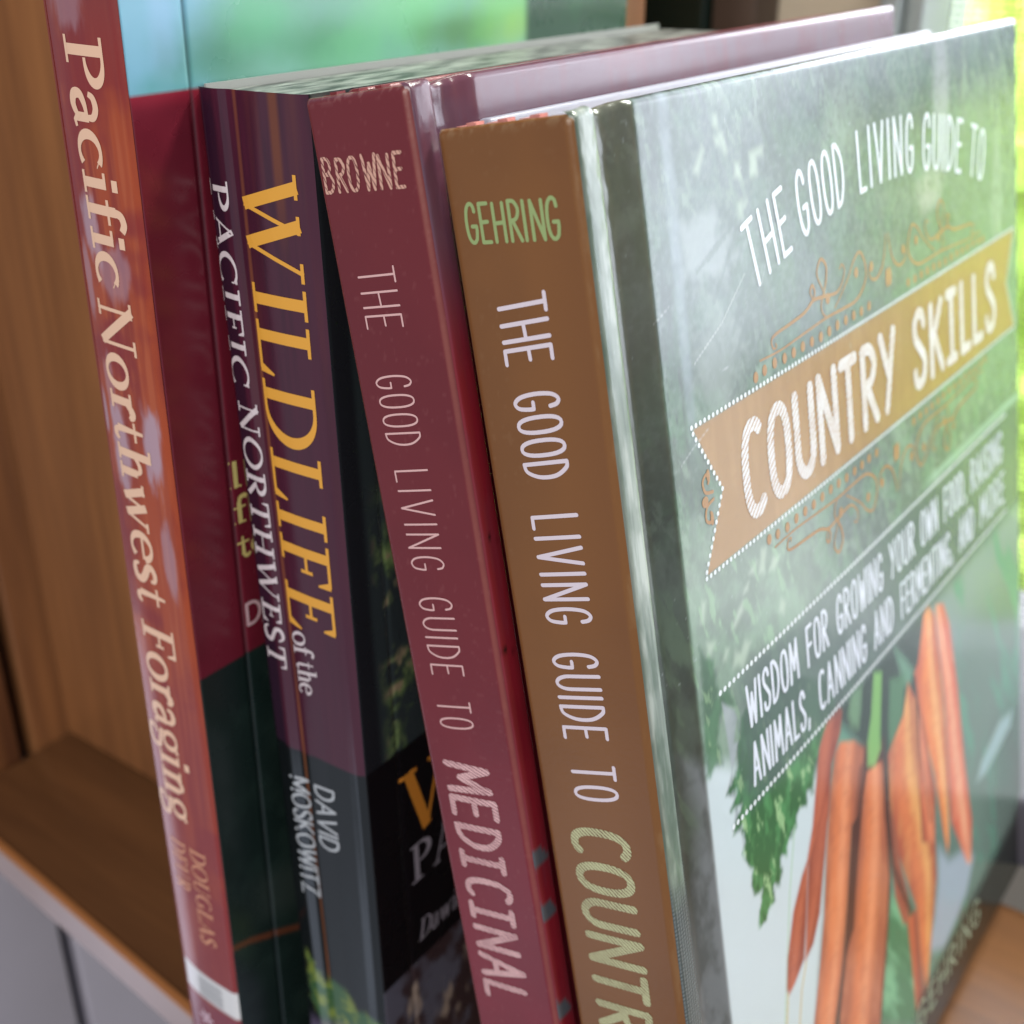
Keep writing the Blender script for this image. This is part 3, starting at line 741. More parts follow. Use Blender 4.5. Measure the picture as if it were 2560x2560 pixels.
# ------------------------------------------------------------------ hardbacks
def hard_profile(u, depth):
    """height of a case binding's front board along u: rounded shoulder, joint groove, board"""
    k = [0, .35, .8, 1.6, 3.6, 5.0, 5.8, 6.8, 8.2, 9.8, 12.0, 13.6, 14.6, 16]
    y = [-.75, -.15, .12, .25, .27, .16, -.35 * depth, -.88 * depth, -depth, -.95 * depth, -.55 * depth, -.16 * depth, -.01, 0]
    return np.interp(u, k, y)
_ku = np.linspace(0, 20, 401)
def smooth_prof(depth):
    p = hard_profile(_ku, depth)
    return np.convolve(np.pad(p, 11, mode='edge'), np.ones(23) / 23, 'valid')
def make_hardback(name, label, loc, yaw, lean, w, h, d, depth, p_spine, p_cover, step, head, lining):
    root = empty(name, loc, yaw, lean)
    tag(root, label, 'book', GROUP)
    prof = smooth_prof(depth)
    def spine(x, z, off=0.0):
        x = np.asarray(x, float); z = np.asarray(z, float)
        e = .75 * (np.clip((x - (w - 1.3)) / 1.3, 0, 1) ** 2.2 + np.clip((1.3 - x) / 1.3, 0, 1) ** 2.2)
        e = e - .16 * np.sin(np.clip(x / w, 0, 1) * math.pi)
        e = e + roll(z, h - .35, 1.1) * .9
        return x, e - off, np.minimum(z, h - .35 + .05 * np.sin(x)) + 0 * x
    def cover(u, v, off=0.0):
        u = np.asarray(u, float); v = np.asarray(v, float)
        r = 1.25
        x = w + np.interp(u, _ku, prof) - roll(v, h, r) - r * (1 - np.sqrt(np.maximum(1 - np.clip((u - (d - r)) / r, 0, 1) ** 2, 1e-9))) + off
        x = x + .11 * (fbm(u, v * .6, 1.4, 201, 3) - .5) * sstep(15.5, 13.5, u) * (.4 + 1.5 * sstep(h - 26, h - 4, v)) + .35 * np.sin(np.clip(u / d, 0, 1) * math.pi) * np.sin(v / h * math.pi)
        x = x + .10 * np.sin(v * .9 + 1.3) * np.exp(-((u - 8.5) / 3.0) ** 2) * sstep(h - 26, h, v)
        vv = v - .55 * np.exp(-((u - 8.8) / 2.6) ** 2) * sstep(h - 12, h, v) + .25 * np.exp(-((u - 4.2) / 1.6) ** 2) * sstep(h - 6, h, v)
        return x, u + .7 * np.clip((.8 - u) / .8, 0, 1) * .5, vv
    sh = sheet('spine', M['spine_board'], root, np.concatenate([np.linspace(0, 1.6, 12), np.linspace(1.9, w - 1.9, 70), np.linspace(w - 1.6, w - .1, 12)]), rows(h - .35, .5, 1.1), spine, p_spine)
    usc = np.concatenate([np.linspace(0, 1.4, 10), np.linspace(1.6, 18, 84), np.linspace(18 + step, d - 1.3, int((d - 19) / step)), d - 1.25 + 1.25 * np.sin(np.linspace(0, math.pi / 2, 8))])
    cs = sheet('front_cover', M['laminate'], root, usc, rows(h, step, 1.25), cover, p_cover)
    mm = lambda b_: setattr(b_, 'v', [tuple(c / 1000 for c in q) for q in b_.v]) or b_
    b = MB(); b.box((w - 2.9, 16.0, .2), (w - 1.26, d - 1.26, h - .05)); ib = mm(b).build('inner_board', M['endpaper'], cs)
    b = MB(); b.box((0.02, 9.0, .2), (2.6, d, h)); mm(b).build('back_cover', lining, root, .0007)
    b = MB(); b.box((2.7, 2.2, 3.5), (w - 3.0, d - 4.5, h - 3.4)); mm(b).build('page_block', M['pages'], root)
    b = MB()
    for i in range(9):
        x0 = 2.9 + i * (w - 6.6) / 9; b.box((x0, 1.2, h - 5.0), (x0 + (w - 6.6) / 9 - .15, 3.0, h - .3 + .35 * math.sin(i * 2.1)))
    mm(b).build('headband', head, root)
    return root, sh, cs, spine, cover

# --- the maroon hardback
RED = (92, 32, 42)
def p_spine3(x, z):
    n = fbm(x, z, 18, 80)
    im = np.zeros(x.shape + (3,)) + lin((106, 40, 46))
    im = lay(im, sstep(190, 60, z) * .65, (130, 34, 50))
    im = lay(im, sstep(.35, .75, n) * .3, (94, 34, 42))
    e = np.minimum(np.abs(x - .5), np.abs(x - 18.6))
    im = lay(im, sstep(.55, .1, e) * (.25 + .3 * fbm(x, z, 3, 84)), (150, 92, 80))
    im = lay(im, sstep(235.4, 236.9, z) * sstep(.5, .66, fbm(x, z, .9, 211, 3)) * .3, (170, 130, 126))
    im = lay(im, sstep(.74, .84, fbm(x * .6, z, .6, 213, 2)) * .10, (160, 100, 100))
    return im
G3 = [[(-1, 116.3), (2.3, 116.5), (4.5, 113.6), (3.1, 113.1), (1, 112.7), (-1, 112.7)], [(-1, 106.4), (3, 105.2), (4.5, 102.2), (-1, 102.2)], [(-1, 85.7), (2.8, 84.3), (4.6, 80.8), (-1, 81.0)], [(-1, 66), (4, 65), (5, 60), (-1, 60)]]
def p_cover3(u, v):
    n = fbm(u, v, 10, 90); s = fbm(u, v * .2, 2.5, 93)
    im = np.zeros(u.shape + (3,)) + lin((124, 27, 39))
    im = lay(im, sstep(195, 222, v) * .9, (90, 66, 82))  # head tinted lavender to carry the reflected sheen
    im = lay(im, sstep(.45, .75, n) * .35, (98, 16, 28)); im = lay(im, sstep(.5, .75, s) * .3, (104, 48, 60))
    for g in G3:
        im = lay(im, sstep(-.25, .25, sdist(u, v, g)), (78, 82, 88))
    for v0 in (172.5, 153.5):
        im = lay(im, sstep(.35, .1, np.abs(v - v0 - .4 * np.sin(u * 1.3) + .25 * u)) * sstep(5, 1, u), (28, 8, 12))
    return im
HB = plain('red_headband', (120, 48, 52), .6, .3, None, .4, 900)
b3, s3, c3, sf3, cf3 = make_hardback('hardback_book', 'slim maroon hardback with thin pink lettering, leaning left against the plum paperback', (0.07696, 0.01707, 0.0003), 0.01458, 0.17477, 19.12, 237.3, 184.0, 2.3, p_spine3, p_cover3, 1.1, HB, plain('wine_board', (120, 46, 54), .35))
ink = Ink(sf3, 0.05)
sl = lambda z0, x0, k: (lambda a, h: (x0 + h, z0 - a + k * h))
hand_i = dict(HAND)
ink.text('THE', HAND, sl(213.0, 4.6, .06), 8.6, 7.0, .22, .31); ink.text('GOOD', HAND, sl(197.0, 4.3, .1), 10.6, 6.9, .22, .31)
ink.text('LIVING', HAND, sl(182.2, 4.8, .12), 16.4, 6.6, .26, .31); ink.text('GUIDE', HAND, sl(160.9, 4.9, .14), 13.6, 6.7, .24, .33); ink.text('TO', HAND, sl(142.2, 4.7, .16), 4.9, 7.0, .26, .33)
ink.build('title_lettering', plain('pink_ink', (214, 172, 170), 0.35), s3)
DISP = dict(HAND); DISP['I'] = HAND_I
ink = Ink(sf3, 0.05)
ink.text('MEDICINAL', DISP, sl(130.4, 4.1, .1), 49.0, 9.0, .2, 1.25, jitter=.03)
ink.build('display_lettering', hatched('pink_hatched_ink', (224, 182, 182), (112, 42, 54), .62, 1.2, .66), s3)
ink = Ink(sf3, 0.05)
ink.text('BROWNE', HAND, (lambda a, h: (1.5 + a, 224.1 + h)), 14.6, 4.5, .2, .52, .04, jitter=.03)
ink.build('author_lettering', hatched('tan_hatched_ink', (206, 160, 142), (108, 52, 54), .6, .5, .75), s3)

# --- the brown hardback in front
ART4 = {
 'c1':[(64.7,117.9),(59.1,116.9),(55.2,113.4),(52.7,106.9),(50.1,99.4),(46.8,93.8),(44.2,92.0),(39.7,87.0),(36.0,79.0),(34.7,72.8),(35.5,71.0),(37.9,71.5),(42.6,74.0),(44.9,82.1),(47.1,92.4),(57.0,97.3),(60.0,107.2),(64.7,111.5),(66.3,115.6)],
 'c1b':[(47.1,92.8),(44.9,82.1),(42.9,73.1),(46.9,74.4),(50.6,79.1),(55.1,91.8),(57.0,97.3),(58.9,103.2),(54.3,99.0)],
 'c2':[(64.4,109.6),(61.7,108.5),(58.6,101.1),(55.5,91.1),(54.1,85.2),(52.2,76.7),(48.7,66.8),(44.5,56.5),(41.0,47.3),(50.0,39.4),(54.0,48.6),(58.0,57.0),(60.8,65.3),(64.0,75.9),(67.5,88.6),(70.8,88.6),(74.1,96.5),(75.4,101.9),(71.1,106.2)],
 'c3':[(84.5,93.9),(80.0,95.0),(76.2,95.8),(73.9,91.7),(71.1,83.4),(68.3,75.5),(65.6,64.4),(60.1,60.6),(55.9,47.0),(54.2,35.7),(71.7,20.2),(76.1,30.3),(79.6,42.8),(82.9,54.4),(85.1,63.9),(84.7,77.6),(84.4,80.0),(85.4,92.3)],
 'c4':[(100.5,104.3),(97.1,97.9),(91.6,95.5),(87.5,93.5),(87.4,82.6),(90.6,66.4),(100.6,44.4),(102.4,27.1),(104.9,15.1),(108.4,25.8),(114.1,44.3),(113.6,54.2),(105.2,59.7),(105.0,77.6),(105.1,97.5)],
 'c5':[(106.1,94.1),(105.0,77.6),(105.2,59.7),(113.3,51.3),(115.3,68.5),(110.6,83.1)],
 'c6':[(111.3,115.7),(106.8,106.0),(104.5,104.4),(106.8,93.8),(110.6,83.1),(115.3,71.5),(119.7,53.3),(122.2,45.3),(123.2,47.9),(124.1,66.3),(122.7,85.2),(120.9,97.7),(118.0,112.6),(114.2,116.5)],
 'c7':[(118.9,114.6),(119.2,109.8),(121.6,97.4),(123.5,84.8),(124.5,66.0),(125.3,52.9),(136.6,32.7),(139.3,31.2),(140.6,43.2),(135.5,65.8),(132.3,86.1),(127.7,105.8),(123.9,112.7)],
 'c8':[(86.8,83.0),(86.8,70.0),(88.0,56.4),(92.2,45.8),(95.2,45.1),(95.6,51.0),(90.6,66.4)],
 'c9':[(94.3,45.8),(96.2,31.8),(97.6,17.7),(98.8,15.4),(103.5,16.3),(102.4,27.1),(100.6,44.4)],
 'stem':[(82.4,115.9),(86.4,113.9),(84.0,100.5),(83.9,97.1),(80.4,94.8),(76.8,97.0),(77.5,102.4),(79.9,107.2)],
 'stem2':[(71.2,117.8),(76.3,116.7),(74.9,111.1),(73.4,107.7),(70.0,110.2),(68.9,113.2)],
 'stem3':[(90.5,110.1),(99.2,106.9),(96.9,97.9),(93.5,95.9),(88.5,93.9),(88.6,99.9)],
 'stem4':[(93.6,115.9),(100.2,109.9),(104.0,105.5),(101.9,103.0),(98.3,104.8)],
 'leaf':[(27.4,135.1),(25.2,131.6),(24.3,127.1),(20.1,124.5),(23.5,122.8),(20.9,120.8),(24.4,119.6),(21.0,116.0),(24.4,115.8),(23.9,109.2),(23.5,110.9),(24.8,107.5),(26.4,105.4),(25.7,102.6),(25.8,100.3),(29.3,99.2),(27.1,96.1),(26.9,92.9),(29.3,92.3),(30.3,93.1),(33.2,94.0),(33.6,97.3),(35.8,95.3),(37.2,98.4),(36.8,100.9),(39.0,99.7),(40.5,102.1),(43.9,103.7),(39.9,101.4),(45.6,105.9),(48.2,104.7),(49.1,107.4),(51.6,105.8),(53.0,111.3),(56.9,114.7),(64.5,116.7),(60.9,124.8),(40.7,137.3),(32.8,137.4)],
 'leafL':[(16.5,153.2),(15.6,142.7),(14.3,131.1),(15.9,130.2),(17.5,131.3),(20.1,130.2),(19.3,135.0),(20.8,138.7),(22.9,138.7),(26.1,138.3),(24.1,142.9),(21.2,142.9),(20.4,149.4)],
 'greybg':[(21.6,141.0),(25.3,137.8),(26.0,135.9),(24.2,132.2),(26.2,131.2),(23.5,128.6),(20.1,124.5),(23.3,121.7),(21.0,116.0),(24.3,115.1),(24.3,109.0)],
 'pale_bottom':[(10.1,136.8),(12.5,123.8),(11.0,116.8),(5.7,88.9),(3.9,80.1),(43.2,45.4),(48.7,66.8),(52.2,76.7),(56.3,95.8),(58.4,106.2),(37.4,118.7),(20.3,130.8)],
 'whiteR':[(116.0,51.4),(123.0,42.7),(133.5,38.9),(141.5,31.4),(135.2,24.5),(126.5,21.8),(118.2,19.7),(106.1,27.2),(111.6,32.6),(115.0,40.8)],
 'whiteR2':[(165.0,59.3),(176.0,56.5),(174.0,52.8),(152.8,50.4),(145.3,52.3),(148.9,55.8)],
 'greenBR':[(86.4,57.8),(98.4,44.9),(100.6,22.4),(97.1,12.9),(76.5,30.1),(81.2,50.0)],
 'black':[(108.4,25.5),(139.6,6.4),(148.2,20.6),(168.6,15.6),(171.3,1.6),(151.5,0.6),(99.3,10.0),(97.6,16.8),(105.2,18.8)],
 'lightUL':[(22.5,217.5),(25.3,216.9),(33.1,218.4),(35.5,215.8),(34.1,213.8),(39.0,213.6),(37.9,211.2),(36.2,209.7),(42.6,210.9),(41.1,208.3),(36.4,208.7),(36.9,206.2),(23.1,209.2),(23.0,214.2)],
 'dapU0':[(41.2,222.9),(42.5,222.7),(42.8,220.5),(40.8,220.9)],
 'dapU1':[(46.1,223.7),(50.8,224.0),(50.6,222.8),(48.4,222.8),(48.3,220.0),(45.8,220.2)],
 'dapU2':[(35.8,230.3),(36.7,230.2),(36.7,228.4),(35.6,229.0)],
 'dapU3':[(35.5,227.3),(36.8,227.1),(37.2,225.9),(35.9,226.1)],
 'dapU4':[(36.9,227.7),(38.1,227.5),(39.2,224.7),(38.2,224.6)],
 'dapU5':[(41.0,216.8),(42.5,217.2),(42.3,214.6),(41.3,214.8)],
 'dapU6':[(28.5,223.4),(31.6,226.5),(32.1,226.0),(29.9,222.9)],
 'dapU7':[(42.7,216.4),(44.1,216.8),(43.3,216.1),(42.8,216.1)],
 'dapM0':[(39.1,160.8),(40.9,160.3),(39.6,156.2),(37.8,157.0)],
 'dapM1':[(35.2,159.0),(37.3,159.3),(36.1,157.6),(34.4,158.3)],
 'dapM2':[(43.0,157.8),(45.4,157.0),(43.2,155.3),(41.4,156.0)],
 'dapM3':[(29.4,153.8),(31.3,154.6),(31.3,153.1),(28.1,151.3),(27.1,151.8)],
 'dapM4':[(32.3,156.5),(33.9,157.0),(33.4,155.8),(31.9,155.8)],
 'dapM5':[(44.7,149.2),(46.1,147.8),(45.4,146.0),(43.7,147.3)],
 'dapM6':[(30.9,147.8),(32.8,146.5),(29.5,143.2),(28.0,144.7),(26.2,144.9),(27.3,147.4),(29.2,146.4)],
 'dapM7':[(18.9,153.2),(21.6,151.9),(19.7,150.4),(18.7,150.9)],
 'dapM8':[(18.7,160.2),(19.7,159.7),(18.8,156.6),(17.8,157.0)],
 'dapM9':[(24.5,149.3),(25.6,148.8),(24.4,147.3),(23.4,147.8)],
 'hang1':[(35.1,71.3),(33.7,65.6),(32.1,57.7)],
 'hang2':[(43.3,72.7),(40.6,68.1),(38.3,60.0),(37.0,53.5)],
}
def p_spine4(x, z):
    n = fbm(x, z, 20, 100)
    im = np.zeros(x.shape + (3,)) + lin((124, 82, 46))
    im = lay(im, sstep(.35, .75, n) * .35, (106, 70, 42)); im = lay(im, sstep(13, 22, x) * .3, (106, 68, 42))
    im = lay(im, sstep(20.6, 21.6, x) * .5, (124, 84, 44))
    im = lay(im, sstep(1.0, .2, x) * .35, (160, 128, 92))
    wr_ = fbm(x, z, .9, 205, 3)
    im = lay(im, sstep(233.0, 234.6, z) * sstep(.5, .66, wr_ + .22 * (np.abs(x - 11) / 11) ** 2 - .06) * .4, (150, 126, 96))
    im = lay(im, sstep(.72, .82, fbm(x * .6, z, .6, 207, 2)) * sstep(.5, .7, n) * .10, (150, 116, 84))
    im = lay(im, sstep(21.0, 22.0, x) * sstep(.5, .66, fbm(x, z * .25, 1.4, 209)) * .25, (150, 120, 84))
    return im
def p_cover4(u, v):
    S = lambda k, s=.6, du=0, dv=0: sstep(-s, s, sdist(u - du, v - dv, ART4[k]))
    n = fbm(u, v, 7, 110, 5); n2 = fbm(u, v, 26, 113); fine = fbm(u, v, 1.1, 117, 3); st = fbm(u + .3 * v, v * .3, 3, 119)
    im = np.zeros(u.shape + (3,)) + lin((86, 104, 94))
    im = lay(im, sstep(.4, .62, n2), (98, 108, 110)); im = lay(im, sstep(.48, .66, n) * .6, (98, 138, 108)); feather = fbm(u * 1.3 + v * .5, v * .35 - u * .2, 2.6, 191, 4)
    im = lay(im, sstep(.54, .72, feather) * sstep(.4, .6, n2 + .1) * .4, (128, 160, 128)); im = lay(im, sstep(.46, .3, feather) * .3, (66, 84, 74))
    im = lay(im, sstep(.3, .14, np.abs(st - .5)) * .25, (60, 86, 66)); im = lay(im, sstep(.5, .8, fine) * .22, (58, 70, 68))
    im = lay(im, sstep(112, 150, u) * sstep(215, 195, v) * sstep(140, 160, v) * .35, (112, 160, 108))  # green of the mirrored foliage painted into the right side
    im = lay(im, sstep(140, 170, u) * .35, (80, 112, 112))
    im = lay(im, sstep(182, 200, v) * .55, lay(np.zeros_like(im) + lin((98, 110, 116)), sstep(.35, .7, fbm(u, v, 11, 221, 5)), (74, 86, 88)))
    # blurred reflections painted into the print, high on the right
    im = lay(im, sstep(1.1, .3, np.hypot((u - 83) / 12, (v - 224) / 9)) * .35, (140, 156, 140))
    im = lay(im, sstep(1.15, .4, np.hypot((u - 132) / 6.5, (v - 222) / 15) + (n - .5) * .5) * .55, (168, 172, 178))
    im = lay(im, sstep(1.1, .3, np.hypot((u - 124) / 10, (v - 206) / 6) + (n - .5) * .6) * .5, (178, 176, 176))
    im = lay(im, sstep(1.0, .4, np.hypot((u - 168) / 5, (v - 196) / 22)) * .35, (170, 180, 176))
    gr = fbm(u, v, .9, 231, 3); g2 = fbm(u + .35 * v, v * .45, 1.9, 233, 4)
    im = lay(im, sstep(.52, .75, gr) * .3, (52, 66, 66)); im = lay(im, sstep(.48, .25, gr) * .22, (134, 146, 146))
    im = lay(im, sstep(.56, .68, g2) * sstep(.45, .6, fbm(u, v, 16, 235)) * .5, (66, 86, 78)); im = lay(im, sstep(.42, .32, g2) * sstep(.5, .62, fbm(u, v, 14, 237)) * .4, (140, 160, 146))
    # pale gap behind the carrot tops
    jag = (fbm(u, v, 1.6, 121, 2) - .5) * 3.4
    im = lay(im, sstep(-1.2, 2.0, sdist(u, v, ART4['lightUL']) + jag * .5) * .7, (142, 152, 156))
    im = lay(im, sstep(1.25, .3, np.hypot((u - 30.5) / 9, (v - 193) / 13) + (fbm(u + .6 * v, v * .5, 2.2, 223, 3) - .5) * 1.1) * .5, (138, 148, 146))
    for a_ in ([(39, 212), (31, 204)], [(41, 210), (33.5, 201)], [(43, 207), (36, 198)], [(44, 203), (37, 195)], [(40, 214.5), (27, 209.5)], [(36, 190), (29, 184)]):
        im = lay(im, sstep(.9, .1, pline(u, v, a_) + (fbm(u, v, .8, 227, 2) - .5) * .9) * .6, (76, 92, 88))
    im = lay(im, sstep(2.3, .4, np.abs(u - 22 + .02 * (232 - v))) * sstep(176, 200, v) * (.1 + .5 * fbm(u, v, 3.5, 181)), (150, 162, 176))
    im = lay(im, sstep(2.4, 1.0, np.abs(u - 17.8)) * sstep(.35, .7, fbm(u, v * .45, 1.5, 183)) * .6, (66, 74, 78))
    ml = sstep(178, 166, v) * sstep(74, 52, u) * sstep(108, 122, v)
    im = lay(im, ml * .7, lay(np.zeros_like(im) + lin((116, 132, 122)), sstep(.4, .65, n), (132, 154, 138)))  # middle left lightened in the print to stand for reflected sheen
    for k in ART4:
        if k.startswith('dap'): im = lay(im, S(k, .9) * .62, (172, 188, 172))
    # fronds, middle left
    fr_ = sstep(.58, .68, fbm(u * 1.2 + v * .35, v * .35, 2.2, 125, 3)) * sstep(64, 40, u) * sstep(168, 160, v) * sstep(112, 128, v)
    im = lay(im, fr_ * .6, (140, 172, 142))
    # the pale ground of the photograph low on the left
    pg = sstep(-2.0, 2.5, sdist(u, v, ART4['pale_bottom']))
    im = lay(im, pg, lay(np.zeros_like(im) + lin((188, 200, 206)), sstep(90, 40, v) * .5, (176, 194, 192)))
    lj = (fbm(u, v, 2.4, 131, 3) - .5) * 3
    lf = np.zeros_like(im) + lin((58, 98, 62)); lf = lay(lf, sstep(.4, .7, fbm(u, v * .5, 2.4, 133)), (78, 132, 84)); lf = lay(lf, sstep(.62, .75, fbm(u + .2 * v, v * .4, 1.6, 135)), (140, 176, 128))
    lf = lay(lf, sstep(118, 135, v) * .5, (46, 74, 62))
    im = lay(im, sstep(-1.0, 1.2, sdist(u, v, ART4['leafL']) + lj * .6) * .85, lf)
    im = lay(im, sstep(-.5, .5, sdist(u, v, ART4['greybg'])) * .9, (150, 158, 164))
    lj2 = (fbm(u + .5 * v, v * .6 - .4 * u, 1.1, 229, 3) - .5) * 2.6
    im = lay(im, sstep(-.6, .9, sdist(u, v, ART4['leaf']) + lj * .4 + lj2 * .5), lf)
    mid = pline(u, v, [(33, 66), (36, 79), (39, 92), (43, 104)]); im = lay(im, sstep(.5, .1, mid) * sstep(62, 66, v) * .6, (150, 186, 146))
    # the dark field behind the bunch, right
    dr = sstep(56, 66, u) * sstep(118, 112, v)
    bgR = np.zeros_like(im) + lin((98, 120, 110)); bgR = lay(bgR, sstep(88, 112, v) * .8, (126, 142, 144)); bgR = lay(bgR, sstep(.45, .65, fbm(u + v * .5, v * .4, 9, 140)), (92, 136, 118)); bgR = lay(bgR, sstep(142, 172, u) * sstep(70, 50, v) * .7, (74, 84, 80))  # pale sheen along the top of this field is painted in
    im = lay(im, dr, bgR)
    im = lay(im, S('greenBR', 2.0) * .9, lay(np.zeros_like(im) + lin((62, 118, 84)), sstep(.4, .6, fbm(u + .6 * v, v * .3, 6, 143)), (112, 172, 132)))
    im = lay(im, S('whiteR2', 1.6) * .8, (150, 176, 178))
    im = lay(im, S('whiteR', 2.2) * .8, (160, 172, 188))
    # shaded heart of the bunch
    im = lay(im, sstep(-2, 2, sdist(u, v, [(62, 117), (112, 117), (112, 85), (104, 60), (90, 66), (84, 92), (70, 108)])), (44, 62, 56))
    im = lay(im, sstep(-1.2, 1.2, sdist(u, v, [(66, 108), (84, 98), (87, 80), (86, 62), (82, 46), (74, 22), (54, 34), (56, 50), (61, 66), (67, 88)])), (84, 54, 46))
    for k, c in (('stem4', (104, 146, 124)), ('stem3', (82, 124, 94)), ('stem2', (106, 142, 110))):
        im = lay(im, S(k, 1.7) * .8, c)
    # carrots: round shading that belongs to the printed photograph
    def carrot(k, axis, c_mid, c_edge, c_hi, soft=.75, hi=.0):
        nonlocal im
        s = sdist(u, v, ART4[k]); a = np.array(axis, float)
        xc = np.interp(v, a[:, 1], a[:, 0]); hw = np.interp(v, a[:, 1], a[:, 2])
        t = (u - xc) / hw
        body = np.zeros_like(im) + lin(c_mid)
        body = lay(body, sstep(.25, 1.0, np.abs(t + .12)) * .8, c_edge)
        body = lay(body, np.exp(-((t - hi) / .32) ** 2) * .6, c_hi)
        rings = fbm(u * .4, v, 1.3, hash_(k), 3); blot = fbm(u, v * .5, 4, hash_(k) + 5, 3)
        body = lay(body, sstep(.5, .75, rings) * .2, c_edge); body = lay(body, sstep(.5, .75, blot) * .2, c_hi); body = lay(body, sstep(.5, .25, blot) * .16, c_edge)
        im = lay(im, sstep(-soft, soft, s), body)
    hash_ = lambda k: sum(ord(q) for q in k) * 3
    DK, OR, LT, YE = (144, 86, 68), (202, 118, 78), (220, 150, 112), (222, 174, 108)
    carrot('c9', [(98, 15, 3), (96, 60, 5)], (150, 70, 58), DK, OR)
    carrot('c8', [(97, 50, 3), (92, 85, 4)], (176, 92, 78), DK, (196, 104, 84))
    carrot('c1', [(36, 70, 3.5), (42, 86, 5.5), (52, 100, 6), (60, 118, 6)], (158, 84, 64), (124, 62, 52), (182, 104, 78), hi=.1)
    carrot('c1b', [(43, 73, 1.5), (50, 86, 4.5), (57, 104, 5)], (160, 86, 66), (132, 70, 56), (176, 100, 76))
    carrot('c2', [(46, 40, 7), (58, 70, 7), (64, 95, 7), (69, 110, 6.5)], OR, DK, LT, hi=.1)
    carrot('c3', [(63, 30, 9), (73, 60, 9), (78, 80, 7), (80, 96, 5)], OR, DK, LT, hi=.15)
    im = lay(im, sstep(2.2, .3, pline(u, v, [(50, 40), (59.5, 58), (66, 74), (70, 88), (73.5, 98)])) * .7, (84, 56, 50))
    carrot('c5', [(112, 52, 4), (106, 92, 4)], (200, 108, 78), DK, LT)
    carrot('c4', [(105, 16, 3), (106, 50, 8), (96, 84, 9), (98, 104, 4)], OR, (150, 78, 64), YE, hi=.35)
    carrot('c7', [(138, 32, 4), (131, 64, 7), (126, 92, 5), (120, 114, 2.6)], (212, 126, 98), (186, 88, 70), (226, 176, 140), hi=.0)
    carrot('c6', [(123, 46, 3), (117, 76, 6), (113, 96, 7), (113, 116, 3)], (214, 126, 76), (176, 88, 68), (230, 186, 124), hi=.35)
    im = lay(im, sstep(2.0, .2, pline(u, v, [(85, 98), (86, 80), (88, 64), (97, 46)])) * .75, (74, 50, 44))
    im = lay(im, sstep(1.2, .2, pline(u, v, [(105, 103), (106, 84), (111, 62)])) * .55, (104, 62, 52))
    im = lay(im, S('stem', 1.0) * .9, lay(np.zeros_like(im) + lin((118, 168, 96)), sstep(98, 92, v), (160, 192, 120)))
    for k in ('hang1', 'hang2'):
        im = lay(im, sstep(.55, .15, pline(u, v, ART4[k])) * .8, (190, 168, 112))
    # black foot of the photograph
    im = lay(im, sstep(22, 14, v - (u - 100) * .04) * sstep(94, 104, u), (26, 32, 28))
    im = lay(im, sstep(4, 1, v), (20, 22, 20))
    # smoky band behind the small lettering
    bd = sstep(115, 118.5, v) * sstep(144, 141, v) * sstep(22, 34, u + (n - .5) * 14)
    im = lay(im, bd * .75, (74, 90, 88))
    bd2 = sstep(1.4, .5, np.abs(v - 144.8)) * sstep(110, 125, u)
    im = lay(im, bd2 * .5, (164, 196, 178))
    # hinge: shoulder sheen and groove shade painted in, cloth texture low on the joint
    hg = sstep(15.2, 13.8, u)
    im = lay(im, sstep(5.9, 5.2, u) * sstep(100, 140, v), lay(np.zeros_like(im) + lin((158, 166, 160)), sstep(.35, .7, fbm(u, v * .07, 1.2, 187)), (116, 128, 120)))
    im = lay(im, sstep(1.3, .7, u) * .6, (90, 96, 84))
    im = lay(im, hg * sstep(.4, .7, fbm(u, v * .4, 3, 150)) * .5, (60, 82, 66))
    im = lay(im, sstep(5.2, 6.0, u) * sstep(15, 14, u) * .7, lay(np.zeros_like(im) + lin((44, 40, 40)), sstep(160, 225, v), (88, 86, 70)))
    we = (.5 + .5 * np.sin(u * 9.5)) * (.5 + .5 * np.sin(v * 9.5 + 1.5 * np.sin(u * 2)))
    wv = sstep(9.5, 7.5, u) * sstep(122, 112, v + 6 * (n - .5))
    im = lay(im, wv, lay(np.zeros_like(im) + lin((58, 70, 72)), we, (128, 138, 140)))
    # banner
    ban = sdist(u, v, [(21.2, 187.2), (180.5, 187.2), (174.5, 175.3), (180.5, 163.6), (21.2, 163.6), (28.4, 175.3)])
    bc_ = np.zeros_like(im) + lin((146, 109, 64)); bc_ = lay(bc_, sstep(.4, .75, fbm(u * 1.5, v * .25, 3, 160)) * .5, (160, 122, 76)); bc_ = lay(bc_, sstep(.6, .8, fine) * .25, (136, 98, 58))
    im = lay(im, sstep(-.15, .15, ban), bc_)
    # scuffs and scratches in the lamination
    for pts, k in (([(23.6, 196.6), (33, 200.5), (41.5, 206.2)], .8), ([(17, 183), (21, 184.5), (26, 186)], .7), ([(14, 205), (18, 206.3)], .5), ([(31, 193.6), (34, 193.2)], .6), ([(46.5, 203), (52, 211)], .35)):
        im = lay(im, sstep(.2, .03, pline(u, v, pts)) * k * .6 * (.4 + .6 * fine), (214, 220, 222))
    im = lay(im, sstep(.93, .985, fbm(u, v, .7, 170, 1)) * sstep(.5, .65, n2) * .3, (170, 182, 182))
    return im
HB4 = plain('rose_headband', (196, 128, 120), .6, .3, None, .4, 900)
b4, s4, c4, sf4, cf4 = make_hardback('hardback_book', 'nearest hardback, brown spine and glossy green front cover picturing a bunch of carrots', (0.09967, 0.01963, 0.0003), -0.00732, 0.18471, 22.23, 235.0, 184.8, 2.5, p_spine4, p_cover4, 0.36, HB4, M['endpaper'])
ink = Ink(sf4, 0.05)
